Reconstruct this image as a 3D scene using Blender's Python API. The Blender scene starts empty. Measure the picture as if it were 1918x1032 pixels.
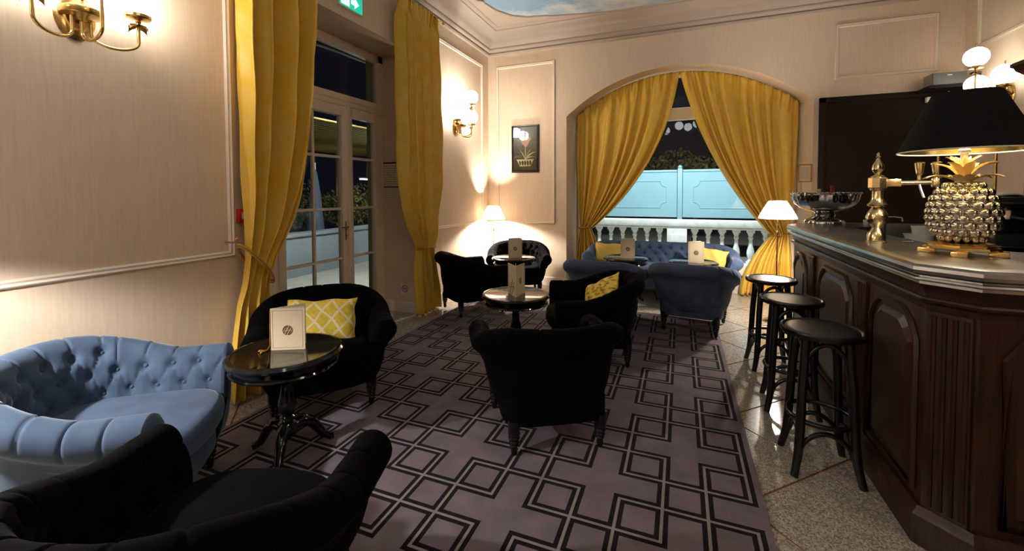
import bpy, bmesh, math, random
import numpy as np
from mathutils import Vector, Matrix
random.seed(7); RNG = np.random.default_rng(7)
PI = math.pi
S = bpy.context.scene
COL = S.collection

# ------------------------------------------------------------------ camera
YAW, PITCH, ROLL, FPX, PPY, CAMH = 0.37874, 0.03314, -0.00361, 794.29, 386.57, 1.5
def _axes():
    cy, sy, cp, sp = math.cos(YAW), math.sin(YAW), math.cos(PITCH), math.sin(PITCH)
    f = Vector((-sy*cp, cy*cp, -sp)); r = Vector((cy, sy, 0)); u = r.cross(f)
    cr, sr = math.cos(ROLL), math.sin(ROLL)
    return cr*r+sr*u, -sr*r+cr*u, f
_r, _u, _f = _axes()
cam_d = bpy.data.cameras.new('camera'); cam = bpy.data.objects.new('camera', cam_d); COL.objects.link(cam)
cam.matrix_world = Matrix(((_r.x, _u.x, -_f.x, 0), (_r.y, _u.y, -_f.y, 0), (_r.z, _u.z, -_f.z, CAMH), (0, 0, 0, 1)))
cam_d.sensor_width = 36; cam_d.sensor_fit = 'HORIZONTAL'; cam_d.lens = FPX/1918*36
cam_d.shift_y = -(516-PPY)/1918; cam_d.clip_start = .05; cam_d.clip_end = 200
S.camera = cam

# ------------------------------------------------------------------ world, exposure, lights
W = bpy.data.worlds.new('night'); S.world = W; W.use_nodes = True
W.node_tree.nodes['Background'].inputs[0].default_value = (.010, .013, .026, 1)
W.node_tree.nodes['Background'].inputs[1].default_value = .25
S.view_settings.view_transform = 'Standard'; S.view_settings.look = 'None'
S.view_settings.exposure = 0.20; S.view_settings.gamma = 1; S.view_settings.use_curve_mapping = False
try:
    S.cycles.use_denoising = True; S.cycles.max_bounces = 8; S.cycles.diffuse_bounces = 4; S.cycles.glossy_bounces = 4
    S.cycles.transparent_max_bounces = 16; S.cycles.transmission_bounces = 6
    S.cycles.sample_clamp_indirect = 6; S.cycles.caustics_reflective = False; S.cycles.caustics_refractive = False
except Exception: pass
GLOBE_WALL = 33.0
GLOBE_NEAR = 21.0
GLOBE_FAR = 40.0
GLOBE_BAR = 6.0      # the dimmed globes over the bar     # radiance of the wall-lamp globes
GLOBE_CHAND = 8.0    # radiance of the chandelier globes
LAMP_W = 95.0         # bulb power of the shaded lamps
WARM = (1.0, .92, .83); WARM2 = (1.0, .88, .72)
def light(name, kind, loc, power, color, size=.05, rot=(0, 0, 0), **k):
    d = bpy.data.lights.new(name, kind); o = bpy.data.objects.new(name, d); COL.objects.link(o)
    d.energy = power; d.color = color; o.location = loc; o.rotation_euler = rot
    if kind == 'POINT': d.shadow_soft_size = size
    if kind == 'AREA': d.size = size; d.shape = 'RECTANGLE'; d.size_y = k.get('size_y', size)
    if kind == 'SPOT': d.shadow_soft_size = size; d.spot_size = k.get('cone', 1.6); d.spot_blend = .6
    return o
# cold floodlight outside the arched window; unseen spot added to brighten the parapet
light('terrace_flood_light', 'AREA', (0.1, 7.25, 3.75), 210, (.90, .97, 1.0), 1.4, (math.radians(32), 0, 0), size_y=.2)
_l = light('added_parapet_spot', 'SPOT', (-3.98, 5.0, 2.9), 420, (.93, .97, 1.0), .08, cone=1.7)
_l.rotation_euler = (Vector((-6.6, 6.3, .1))-Vector((-3.98, 5.0, 2.9))).to_track_quat('-Z', 'Y').to_euler()

# ------------------------------------------------------------------ materials
MATS = {}
def lin(c):
    return tuple(((x/255)/12.92 if x/255 <= .04045 else ((x/255+.055)/1.055)**2.4) for x in c)
def nd(nt, t, **k):
    n = nt.nodes.new(t)
    for a, b in k.items():
        if a in n.inputs: n.inputs[a].default_value = b
        else: setattr(n, a, b)
    return n
def mat(name, col, rough=.5, metal=0., var=.0, vscale=8., stretch=(1, 1, 1), bump=0., bscale=60., sheen=0., spec=.5, coat=0., emit=None, es=0., sheen_tint=None):
    if name in MATS: return MATS[name]
    m = bpy.data.materials.new(name); m.use_nodes = True; nt = m.node_tree; b = nt.nodes['Principled BSDF']
    b.inputs['Base Color'].default_value = (*col, 1); b.inputs['Roughness'].default_value = rough; b.inputs['Metallic'].default_value = metal
    b.inputs['Specular IOR Level'].default_value = spec; b.inputs['Coat Weight'].default_value = coat
    b.inputs['Coat Roughness'].default_value = .08
    b.inputs['Sheen Weight'].default_value = sheen; b.inputs['Sheen Roughness'].default_value = .35
    if sheen_tint: b.inputs['Sheen Tint'].default_value = (*sheen_tint, 1)
    if emit: b.inputs['Emission Color'].default_value = (*emit, 1); b.inputs['Emission Strength'].default_value = es
    if var or bump:
        tc = nd(nt, 'ShaderNodeTexCoord'); mp = nd(nt, 'ShaderNodeMapping'); mp.inputs['Scale'].default_value = stretch
        nt.links.new(tc.outputs['Object'], mp.inputs[0])
        if var:
            n = nd(nt, 'ShaderNodeTexNoise', Scale=vscale, Detail=4.); nt.links.new(mp.outputs[0], n.inputs['Vector'])
            r = nd(nt, 'ShaderNodeValToRGB'); nt.links.new(n.outputs[0], r.inputs[0])
            r.color_ramp.elements[0].position = .3; r.color_ramp.elements[1].position = .7
            r.color_ramp.elements[0].color = (*[c*(1-var) for c in col], 1); r.color_ramp.elements[1].color = (*[min(1, c*(1+var)) for c in col], 1)
            nt.links.new(r.outputs[0], b.inputs['Base Color'])
        if bump:
            n2 = nd(nt, 'ShaderNodeTexNoise', Scale=bscale, Detail=3.); nt.links.new(mp.outputs[0], n2.inputs['Vector'])
            bp = nd(nt, 'ShaderNodeBump', Strength=bump, Distance=.01); nt.links.new(n2.outputs[0], bp.inputs['Height']); nt.links.new(bp.outputs[0], b.inputs['Normal'])
    MATS[name] = m
    return m
def emission(name, col, s):
    if name in MATS: return MATS[name]
    m = bpy.data.materials.new(name); m.use_nodes = True; nt = m.node_tree; nt.nodes.clear()
    e = nd(nt, 'ShaderNodeEmission'); e.inputs[0].default_value = (*col, 1); e.inputs[1].default_value = s
    o = nd(nt, 'ShaderNodeOutputMaterial'); nt.links.new(e.outputs[0], o.inputs[0]); MATS[name] = m
    return m
def glass_mat(name='pane_glass', tint=(.93, .96, .96)):
    if name in MATS: return MATS[name]
    m = bpy.data.materials.new(name); m.use_nodes = True; nt = m.node_tree; nt.nodes.clear()
    t = nd(nt, 'ShaderNodeBsdfTransparent'); t.inputs[0].default_value = (*tint, 1)
    g = nd(nt, 'ShaderNodeBsdfGlossy'); g.inputs['Roughness'].default_value = 0.0
    lw = nd(nt, 'ShaderNodeLayerWeight', Blend=.5); p5 = nd(nt, 'ShaderNodeMath', operation='POWER'); p5.inputs[1].default_value = 5.
    fr = nd(nt, 'ShaderNodeMath', operation='MULTIPLY_ADD'); fr.inputs[1].default_value = .97; fr.inputs[2].default_value = .025
    nt.links.new(lw.outputs['Facing'], p5.inputs[0]); nt.links.new(p5.outputs[0], fr.inputs[0])
    mx = nd(nt, 'ShaderNodeMixShader'); o = nd(nt, 'ShaderNodeOutputMaterial')
    nt.links.new(fr.outputs[0], mx.inputs[0]); nt.links.new(t.outputs[0], mx.inputs[1]); nt.links.new(g.outputs[0], mx.inputs[2]); nt.links.new(mx.outputs[0], o.inputs[0])
    MATS[name] = m
    return m
def shade_mat(name, col, trans):
    m = bpy.data.materials.new(name); m.use_nodes = True; nt = m.node_tree; nt.nodes.clear()
    d = nd(nt, 'ShaderNodeBsdfDiffuse'); d.inputs[0].default_value = (*col, 1)
    t = nd(nt, 'ShaderNodeBsdfTranslucent'); t.inputs[0].default_value = (*col, 1)
    mx = nd(nt, 'ShaderNodeMixShader'); mx.inputs[0].default_value = trans; o = nd(nt, 'ShaderNodeOutputMaterial')
    nt.links.new(d.outputs[0], mx.inputs[1]); nt.links.new(t.outputs[0], mx.inputs[2]); nt.links.new(mx.outputs[0], o.inputs[0])
    MATS[name] = m
    return m
M_WALL = mat('wall_paper', lin((222, 199, 172)), .75, var=.05, vscale=9, stretch=(10, 10, .5), bump=.03, bscale=30)
M_TRIM = mat('white_trim_paint', lin((226, 210, 192)), .55)
M_CEIL = mat('ceiling_plaster', lin((174, 159, 145)), .8, var=.03, vscale=2)
M_DOOR = mat('door_paint', lin((246, 226, 198)), .45)
M_BRASS = mat('brass', (.62, .43, .17), .24, 1., var=.12, vscale=30)
M_POLBRASS = mat('polished_brass', (.74, .59, .33), .20, 1.)
M_GILT = mat('gilded_metal', (.85, .60, .24), .22, 1.)
M_SILVER = mat('silver_plate', (.42, .40, .38), .14, 1.)
M_PINE = mat('antique_silver_gilt', (.58, .52, .42), .17, 1., var=.25, vscale=40)
M_BLACKLAC = mat('black_lacquer', (.004, .004, .004), .10, spec=.42)
M_BLACKWOOD = mat('black_painted_wood', (.006, .006, .007), .24, spec=.45)
M_LEATHER = mat('black_leather', (.008, .007, .007), .34, spec=.5, bump=.08, bscale=220)
M_BLACKVEL = mat('black_velvet', (.0019, .0019, .0021), .95, var=.3, vscale=14, sheen=.015, spec=.03, sheen_tint=(.5, .48, .5))
M_BLUEVEL = mat('light_blue_velvet', lin((72, 87, 108)), .9, var=.16, vscale=9, sheen=.35, spec=.1, bump=.05, bscale=400, sheen_tint=(.75, .85, 1))
M_SHADOWVEL = mat('shadowed_blue_velvet', lin((68, 79, 101)), .92, var=.20, vscale=9, sheen=.20, spec=.08, bump=.05, bscale=400, sheen_tint=(.7, .8, 1))  # darker copy of the blue velvet: shade put into the colour
M_SOFAVEL = mat('blue_velvet', lin((74, 91, 118)), .9, var=.18, vscale=9, sheen=.30, spec=.1, bump=.05, bscale=400, sheen_tint=(.75, .85, 1))  # brighter copy of that velvet: cool window light put into the colour
M_ZINC = mat('zinc_sheet', (.40, .40, .39), .30, 1., var=.25, vscale=6, bump=.03, bscale=14)
M_MAHOG = mat('dark_mahogany', lin((47, 24, 13)), .36, var=.6, vscale=7, stretch=(9, 9, .5), spec=.32, bump=.05, bscale=40)
M_DARKPANEL = mat('dark_brown_panel', lin((28, 17, 9)), .8, var=.08, vscale=3, spec=.15)
M_PAPER = mat('cream_card', lin((222, 205, 170)), .7)
M_BRONZE = mat('bronze_ink', lin((112, 84, 42)), .45, .3)
M_WHITE = mat('white_plastic', lin((232, 228, 220)), .45)
M_GREY = mat('grey_plastic', lin((84, 84, 80)), .5)
M_BLACKP = mat('black_plastic', (.012, .012, .012), .35)
M_STEEL = mat('stainless_steel', (.55, .54, .52), .22, 1.)
M_IVORY = mat('ivory_candle_tube', lin((246, 230, 200)), .5)
M_GLASS = glass_mat()
M_GLOBE = emission('lit_opal_globe', (1.0, .925, .84), GLOBE_WALL)
M_NGLOBE = emission('soft_opal_globe', (1.0, .925, .84), GLOBE_NEAR)
M_FGLOBE = emission('bright_opal_globe', (1.0, .925, .84), GLOBE_FAR)
M_BGLOBE = emission('dim_opal_globe', (1.0, .91, .79), GLOBE_BAR)
M_CGLOBE = emission('lit_opal_ball', (1.0, .97, .95), GLOBE_CHAND)
M_SHADE = shade_mat('pleated_shade_cloth', (.90, .78, .66), .30)

def uv_nodes(m):
    nt = m.node_tree; tc = nd(nt, 'ShaderNodeTexCoord'); return nt, nt.nodes['Principled BSDF'], tc
def mth(nt, op, a, b=None, c=None):
    n = nd(nt, 'ShaderNodeMath', operation=op)
    for i, v in enumerate((a, b, c)):
        if v is None: continue
        if isinstance(v, (int, float)): n.inputs[i].default_value = v
        else: nt.links.new(v, n.inputs[i])
    return n.outputs[0]
def mixc(nt, fac, c1, c2):
    n = nd(nt, 'ShaderNodeMix', data_type='RGBA')
    nt.links.new(fac, n.inputs[0])
    for i, c in ((6, c1), (7, c2)):
        if isinstance(c, tuple): n.inputs[i].default_value = (*c, 1)
        else: nt.links.new(c, n.inputs[i])
    return n.outputs[2]
def curtain_mat():
    m = mat('gold_palm_jacquard', (.55, .35, .05), .48, sheen=.15, spec=.4)
    nt, b, tc = uv_nodes(m)
    sp = nd(nt, 'ShaderNodeSeparateXYZ'); nt.links.new(tc.outputs['UV'], sp.inputs[0])
    # palm fronds: stripes whose direction flips at each frond axis
    ns = nd(nt, 'ShaderNodeTexNoise', Scale=3.2, Detail=1.); nt.links.new(tc.outputs['UV'], ns.inputs['Vector'])
    xx = mth(nt, 'ADD', sp.outputs[0], mth(nt, 'MULTIPLY', ns.outputs[0], .22))
    tri = mth(nt, 'PINGPONG', xx, .16)
    yy = mth(nt, 'ADD', sp.outputs[1], mth(nt, 'MULTIPLY', tri, 1.6))
    w = mth(nt, 'SINE', mth(nt, 'MULTIPLY', mth(nt, 'ADD', yy, mth(nt, 'MULTIPLY', ns.outputs[0], .08)), 560.))
    n2 = nd(nt, 'ShaderNodeTexNoise', Scale=9., Detail=3.); nt.links.new(tc.outputs['UV'], n2.inputs['Vector'])
    msk = mth(nt, 'MINIMUM', mth(nt, 'MAXIMUM', mth(nt, 'MULTIPLY', mth(nt, 'SUBTRACT', n2.outputs[0], .36), 4.), 0.), 1.)
    f = mth(nt, 'MULTIPLY', mth(nt, 'MULTIPLY', mth(nt, 'ADD', w, 1.), .42), msk)
    col = mixc(nt, f, lin((232, 188, 48)), lin((244, 214, 138)))
    n3 = nd(nt, 'ShaderNodeTexNoise', Scale=2.2); nt.links.new(tc.outputs['UV'], n3.inputs['Vector'])
    col = mixc(nt, mth(nt, 'MULTIPLY', n3.outputs[0], .35), col, lin((222, 166, 26)))
    nt.links.new(col, b.inputs['Base Color'])
    bp = nd(nt, 'ShaderNodeBump', Strength=.15, Distance=.002); nt.links.new(f, bp.inputs['Height']); nt.links.new(bp.outputs[0], b.inputs['Normal'])
    return m
M_CURT = curtain_mat()
M_CURTBACK = mat('cream_curtain_lining', lin((225, 205, 165)), .8)
M_ROPE = mat('gold_rope', lin((170, 122, 40)), .55, var=.3, vscale=120)
def cushion_lattice():
    m = mat('yellow_lattice_cloth', (.6, .4, .05), .7, sheen=.1)
    nt, b, tc = uv_nodes(m)
    sp = nd(nt, 'ShaderNodeSeparateXYZ'); nt.links.new(tc.outputs['UV'], sp.inputs[0])
    def ln(a):
        t = mth(nt, 'FRACT', mth(nt, 'MULTIPLY', a, 8.3)); return mth(nt, 'LESS_THAN', mth(nt, 'ABSOLUTE', mth(nt, 'SUBTRACT', t, .5)), .085)
    d1 = mth(nt, 'ADD', sp.outputs[0], mth(nt, 'MULTIPLY', sp.outputs[1], .85)); d2 = mth(nt, 'SUBTRACT', sp.outputs[0], mth(nt, 'MULTIPLY', sp.outputs[1], .85))
    f = mth(nt, 'MAXIMUM', ln(d1), ln(d2))
    n = nd(nt, 'ShaderNodeTexNoise', Scale=38., Detail=3.); nt.links.new(tc.outputs['UV'], n.inputs['Vector'])
    base = mixc(nt, n.outputs[0], lin((190, 150, 30)), lin((252, 222, 84)))
    nt.links.new(mixc(nt, f, base, lin((236, 220, 180))), b.inputs['Base Color'])
    return m
M_LATT = cushion_lattice()
def cushion_leaf():
    m = mat('yellow_leaf_cloth', (.6, .4, .05), .7, sheen=.1)
    nt, b, tc = uv_nodes(m)
    mp = nd(nt, 'ShaderNodeMapping'); mp.inputs['Scale'].default_value = (14, 34, 1); mp.inputs['Rotation'].default_value = (0, 0, .5); nt.links.new(tc.outputs['UV'], mp.inputs[0])
    n = nd(nt, 'ShaderNodeTexNoise', Scale=1., Detail=2.); nt.links.new(mp.outputs[0], n.inputs['Vector'])
    r = nd(nt, 'ShaderNodeValToRGB'); nt.links.new(n.outputs[0], r.inputs[0])
    r.color_ramp.elements[0].position = .40; r.color_ramp.elements[0].color = (*lin((150, 108, 20)), 1)
    r.color_ramp.elements[1].position = .52; r.color_ramp.elements[1].color = (*lin((240, 205, 75)), 1)
    nt.links.new(r.outputs[0], b.inputs['Base Color'])
    return m
M_LEAFC = cushion_leaf()
M_YPLAIN = mat('plain_yellow_cloth', lin((214, 178, 84)), .75, var=.1, vscale=12)
def terrazzo():
    m = mat('terrazzo', lin((176, 160, 134)), .16, spec=.5)
    nt, b, tc = uv_nodes(m)
    v = nd(nt, 'ShaderNodeTexVoronoi', Scale=165.); nt.links.new(tc.outputs['Object'], v.inputs['Vector'])
    sp = nd(nt, 'ShaderNodeSeparateColor'); nt.links.new(v.outputs['Color'], sp.inputs[0])
    r = nd(nt, 'ShaderNodeValToRGB'); nt.links.new(sp.outputs[0], r.inputs[0])
    e = r.color_ramp.elements; e[0].position = 0; e[0].color = (*lin((122, 112, 100)), 1); e[1].position = 1; e[1].color = (*lin((202, 192, 176)), 1)
    x = e.new(.35); x.color = (*lin((152, 140, 124)), 1); x = e.new(.7); x.color = (*lin((182, 170, 152)), 1)
    nt.links.new(r.outputs[0], b.inputs['Base Color'])
    return m
M_TERR = terrazzo()
M_JOINT = mat('red_brown_joint', lin((140, 84, 52)), .6)
def rug_mat(name, c, var=.16):
    return mat(name, lin(c), .95, var=var, vscale=7, sheen=.1, spec=.05, bump=.25, bscale=900)
M_RUGF = rug_mat('rug_mauve_pile', (115, 102, 107)); M_RUGB = rug_mat('rug_black_pile', (28, 21, 24), .3); M_RUGG = rug_mat('rug_grey_pile', (136, 126, 120))
def sky_mat():
    m = mat('painted_sky', lin((130, 160, 180)), .8); nt, b, tc = uv_nodes(m)
    n = nd(nt, 'ShaderNodeTexNoise', Scale=1.3, Detail=6., Roughness=.62); nt.links.new(tc.outputs['Object'], n.inputs['Vector'])
    r = nd(nt, 'ShaderNodeValToRGB'); nt.links.new(n.outputs[0], r.inputs[0])
    e = r.color_ramp.elements; e[0].position = .42; e[0].color = (*lin((122, 152, 176)), 1); e[1].position = .72; e[1].color = (*lin((222, 218, 206)), 1)
    nt.links.new(r.outputs[0], b.inputs['Base Color'])
    return m
M_SKY = sky_mat()

# ------------------------------------------------------------------ geometry helpers
class MB:
    def __init__(s): s.v = []; s.f = []; s.m = []; s.uv = None
    def add(s, V, F, mi=0):
        o = len(s.v); s.v += [tuple(map(float, p)) for p in V]; s.f += [tuple(i+o for i in f) for f in F]; s.m += [mi]*len(F); return s
    def box(s, x0, x1, y0, y1, z0, z1, mi=0, bev=0., rz=0., piv=None):
        bm = bmesh.new(); bmesh.ops.create_cube(bm, size=1.)
        for v in bm.verts: v.co = Vector(((x0+x1)/2+v.co.x*(x1-x0), (y0+y1)/2+v.co.y*(y1-y0), (z0+z1)/2+v.co.z*(z1-z0)))
        if bev: bmesh.ops.bevel(bm, geom=bm.edges[:], offset=bev, segments=2, affect='EDGES', profile=.6)
        bm.verts.index_update(); V = [v.co.copy() for v in bm.verts]; F = [[v.index for v in f.verts] for f in bm.faces]; bm.free()
        if rz:
            c = Vector(piv) if piv else Vector(((x0+x1)/2, (y0+y1)/2, 0)); R = Matrix.Rotation(rz, 3, 'Z'); V = [c+R@(p-c) for p in V]
        return s.add(V, F, mi)
    def lathe(s, prof, n=24, c=(0, 0, 0), mi=0, sx=1., sy=1., cap=True, M=None):
        V = []; F = []; k = len(prof)
        for i in range(n):
            a = 2*PI*i/n
            for r, z in prof: V.append((r*math.cos(a)*sx, r*math.sin(a)*sy, z))
        for i in range(n):
            j = (i+1) % n
            for q in range(k-1): F.append((i*k+q, j*k+q, j*k+q+1, i*k+q+1))
        if cap:
            if prof[0][0] > 1e-6: F.append(tuple(i*k for i in range(n))[::-1])
            if prof[-1][0] > 1e-6: F.append(tuple(i*k+k-1 for i in range(n)))
        if M is not None: V = [M@Vector(p) for p in V]
        V = [(p[0]+c[0], p[1]+c[1], p[2]+c[2]) for p in V]
        return s.add(V, F, mi)
    def tube(s, path, r, n=8, closed=False, mi=0, cap=True):
        P = [Vector(p) for p in path]; k = len(P); R = r if isinstance(r, (list, tuple, np.ndarray)) else [r]*k
        T = []
        for i in range(k):
            a = P[(i-1) % k] if (closed or i > 0) else P[i]; b = P[(i+1) % k] if (closed or i < k-1) else P[i]
            T.append((b-a).normalized() if (b-a).length > 1e-9 else Vector((0, 0, 1)))
        t = T[0]; up = Vector((0, 0, 1)) if abs(t.z) < .9 else Vector((1, 0, 0)); N = (up-t*up.dot(t)).normalized(); V = []; F = []
        for i in range(k):
            t = T[i]; N = (N-t*N.dot(t)); N = N.normalized() if N.length > 1e-6 else t.orthogonal().normalized(); B = t.cross(N)
            for j in range(n):
                a = 2*PI*j/n; V.append(P[i]+(N*math.cos(a)+B*math.sin(a))*R[i])
        for i in range(k if closed else k-1):
            i2 = (i+1) % k
            for j in range(n): j2 = (j+1) % n; F.append((i*n+j, i*n+j2, i2*n+j2, i2*n+j))
        if cap and not closed: F.append(tuple(range(n))[::-1]); F.append(tuple((k-1)*n+j for j in range(n)))
        return s.add(V, F, mi)
    def prism(s, poly, h, M=None, mi=0):
        """poly in (a,b); extruded along c from 0..h; M maps (a,b,c) to place"""
        n = len(poly); V = [Vector((a, b, 0)) for a, b in poly]+[Vector((a, b, h)) for a, b in poly]
        if M is not None: V = [M@p for p in V]
        F = [tuple(range(n))[::-1], tuple(range(n, 2*n))]+[(i, (i+1) % n, (i+1) % n+n, i+n) for i in range(n)]
        return s.add(V, F, mi)
    def grid(s, A, closed_u=False, mi=0, flip=False):
        nu, nv = A.shape[:2]; F = []
        for i in range(nu if closed_u else nu-1):
            i2 = (i+1) % nu
            for j in range(nv-1):
                q = (i*nv+j, i2*nv+j, i2*nv+j+1, i*nv+j+1); F.append(q[::-1] if flip else q)
        return s.add(A.reshape(-1, 3), F, mi)
    def xf(s, M): s.v = [tuple(M@Vector(p)) for p in s.v]; return s
    def mesh(s, name, mats, smooth=True, ang=38, fixn=True):
        me = bpy.data.meshes.new(name); me.from_pydata(s.v, [], s.f)
        for m in (mats if isinstance(mats, (list, tuple)) else [mats]): me.materials.append(m)
        if any(s.m): me.polygons.foreach_set('material_index', s.m)
        if s.uv is not None:
            l = me.uv_layers.new(name='UVMap'); idx = np.empty(len(me.loops), int); me.loops.foreach_get('vertex_index', idx)
            l.data.foreach_set('uv', np.asarray(s.uv, float)[idx].ravel())
        if fixn:
            bm = bmesh.new(); bm.from_mesh(me); bmesh.ops.recalc_face_normals(bm, faces=bm.faces[:]); bm.to_mesh(me); bm.free()
        if smooth: me.shade_smooth(); me.set_sharp_from_angle(angle=math.radians(ang))
        me.update(); return me
    def build(s, name, mats, parent=None, smooth=True, ang=38, loc=None, rot=None, fixn=True):
        o = bpy.data.objects.new(name, s.mesh(name, mats, smooth, ang, fixn)); COL.objects.link(o)
        if parent: o.parent = parent
        if loc is not None: o.location = loc
        if rot is not None: o.rotation_euler = rot
        return o
def tag(o, label, cat=None, group=None):
    o['label'] = label
    if cat: o['category'] = cat
    if group: o['group'] = group
    return o
def thing(name, label, cat, loc=(0, 0, 0), rz=0, group=None, sc=None):
    o = bpy.data.objects.new(name, None); COL.objects.link(o); o.location = loc; o.rotation_euler = (0, 0, rz); o.empty_display_size = .1
    if sc: o.scale = sc
    return tag(o, label, cat, group)
def struct(o, label=None):
    o['kind'] = 'structure'
    if label: o['label'] = label
    return o
def inst(me, name, parent=None, loc=(0, 0, 0), rot=(0, 0, 0), sc=(1, 1, 1)):
    o = bpy.data.objects.new(name, me); COL.objects.link(o); o.parent = parent; o.location = loc; o.rotation_euler = rot; o.scale = sc
    return o
def copy_tree(o, parent=None):
    c = o.copy(); COL.objects.link(c); c.parent = parent
    for ch in list(o.children): copy_tree(ch, c)
    return c
def offset_path(P, d):
    """open polyline P (2D), offset to the right-hand side normal (t.y,-t.x) by d with mitres"""
    out = []; n = len(P)
    for i in range(n):
        N = []
        for a, b in ((i-1, i), (i, i+1)):
            if a < 0 or b >= n: continue
            t = Vector((P[b][0]-P[a][0], P[b][1]-P[a][1])).normalized(); N.append(Vector((t.y, -t.x)))
        if len(N) == 1: out.append(Vector(P[i])+N[0]*d)
        else:
            m = (N[0]+N[1]).normalized(); out.append(Vector(P[i])+m*(d/max(.2, m.dot(N[0]))))
    return out
def sweep(mb, P, prof, closed_prof=False, mi=0, zoff=0):
    """sweep profile [(o,z)] along 2D polyline P; o along right-hand normal"""
    L = [offset_path(P, o) for o, z in prof]; n = len(P); k = len(prof)
    V = [(L[q][i].x, L[q][i].y, prof[q][1]+zoff) for i in range(n) for q in range(k)]; F = []
    for i in range(n-1):
        for q in range(k if closed_prof else k-1): q2 = (q+1) % k; F.append((i*k+q, (i+1)*k+q, (i+1)*k+q2, i*k+q2))
    if closed_prof: F.append(tuple(range(k))); F.append(tuple((n-1)*k+q for q in range(k))[::-1])
    return mb.add(V, F, mi)
def frame_mould(mb, a0, a1, b0, b1, w, d, M, mi=0):
    """rectangular moulding, outer rect a0..a1 x b0..b1; local (a,b,height) mapped by M"""
    prof = [(0, 0), (0, d*.6), (w*.25, d), (w*.5, d*.55), (w*.75, d*.75), (w, d*.2), (w, 0)]
    cor = [(a0, b0, 1, 1), (a1, b0, -1, 1), (a1, b1, -1, -1), (a0, b1, 1, -1)]; V = []; k = len(prof)
    for a, b, sa, sb in cor:
        for o, h in prof: V.append(M@Vector((a+sa*o, b+sb*o, h)))
    F = [(i*k+q, ((i+1) % 4)*k+q, ((i+1) % 4)*k+q+1, i*k+q+1) for i in range(4) for q in range(k-1)]
    return mb.add(V, F, mi)
def mat_axes(o, a, b, c):
    a, b, c = Vector(a), Vector(b), Vector(c)
    return Matrix(((a.x, b.x, c.x, o[0]), (a.y, b.y, c.y, o[1]), (a.z, b.z, c.z, o[2]), (0, 0, 0, 1)))

# ------------------------------------------------------------------ the room
XL, XR, YB, YF, ZC = -3.04, 3.05, 6.57, -3.2, 4.12
DY0, DY1, DZ = 2.45, 4.42, 3.2                     # door opening in the left wall
XO = -3.75
w = MB()
w.box(XO, XL, YF-.3, DY0, -.05, 4.4); w.box(XO, XL, DY1, 7.25, -.05, 4.4); w.box(XO, XL, DY0, DY1, DZ, 4.4)
struct(w.build('wall_left', M_WALL, smooth=False), 'cream papered wall with the glass door')
# back wall with the segmental arch, reveals splayed
AXC, AH0, AH1 = -.05, 1.635, 1.56
def arch_pts(h, rise, apex, n=40):
    R = (h*h+rise*rise)/(2*rise); a = math.asin(h/R); return [(AXC+R*math.sin(-a+2*a*i/n), apex-R+R*math.cos(-a+2*a*i/n)) for i in range(n+1)]
A0 = arch_pts(AH0, .63, 3.315); A1 = arch_pts(AH1, .58, 3.315)
YW = 7.12
w = MB(); n = len(A0)
w.add([(XL-.5, YB, -.05), (A0[0][0], YB, -.05), (A0[0][0], YB, 4.4), (XL-.5, YB, 4.4)], [(0, 1, 2, 3)])
w.add([(A0[-1][0], YB, -.05), (XR+.5, YB, -.05), (XR+.5, YB, 4.4), (A0[-1][0], YB, 4.4)], [(0, 1, 2, 3)])
V = []; F = []
for i, (x, z) in enumerate(A0): V += [(x, YB, z), (x, YB, 4.4)]
for i in range(n-1): F.append((2*i, 2*i+2, 2*i+3, 2*i+1))
w.add(V, F)
V = []; F = []
L0 = [(A0[0][0], -.05)]+A0+[(A0[-1][0], -.05)]; L1 = [(A1[0][0], -.05)]+A1+[(A1[-1][0], -.05)]
for (x, z), (x2, z2) in zip(L0, L1): V += [(x, YB, z), (x2, YW, z2), ]
for i in range(len(L0)-1): F.append((2*i, 2*i+1, 2*i+3, 2*i+2))
w.add(V, F)
# outer face of the wall
w.add([(XL-.5, YW, -.05), (A1[0][0], YW, -.05), (A1[0][0], YW, 4.4), (XL-.5, YW, 4.4)], [(0, 1, 2, 3)])
w.add([(A1[-1][0], YW, -.05), (XR+.5, YW, -.05), (XR+.5, YW, 4.4), (A1[-1][0], YW, 4.4)], [(0, 1, 2, 3)])
V = []; F = []
for x, z in A1: V += [(x, YW, z), (x, YW, 4.4)]
for i in range(n-1): F.append((2*i, 2*i+2, 2*i+3, 2*i+1))
w.add(V, F)
struct(w.build('wall_back', M_WALL, ang=30), 'cream papered wall with the curtained arch')
w = MB(); w.box(XR, XR+.3, YF-.3, 7.12, -.05, 4.4); struct(w.build('wall_right', M_WALL, smooth=False))
w = MB(); w.box(XL-.5, XR+.3, YF-.3, YF, -.05, 4.4); struct(w.build('wall_front', M_WALL, smooth=False))
w = MB(); w.box(XL-.1, XR+.1, YF-.1, YB+.1, ZC, ZC+.3); ceil = struct(w.build('ceiling', M_CEIL, smooth=False))
# coved cornice running round the room
prof = [(0, 3.77), (.035, 3.775), (.045, 3.80), (.03, 3.82), (.06, 3.835), (.075, 3.87), (.07, 3.885), (.09, 3.90), (.12, 3.965), (.17, 4.03), (.24, 4.07), (.27, 4.075), (.275, 4.09), (.31, 4.095), (.33, 4.12)]
w = MB(); sweep(w, [(XL, YF), (XL, YB), (XR, YB), (XR, YF)], [(o, z) for o, z in prof]); struct(w.build('trim_1', M_CEIL, ang=50), 'pale moulded plaster cornice under the ceiling')
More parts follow.
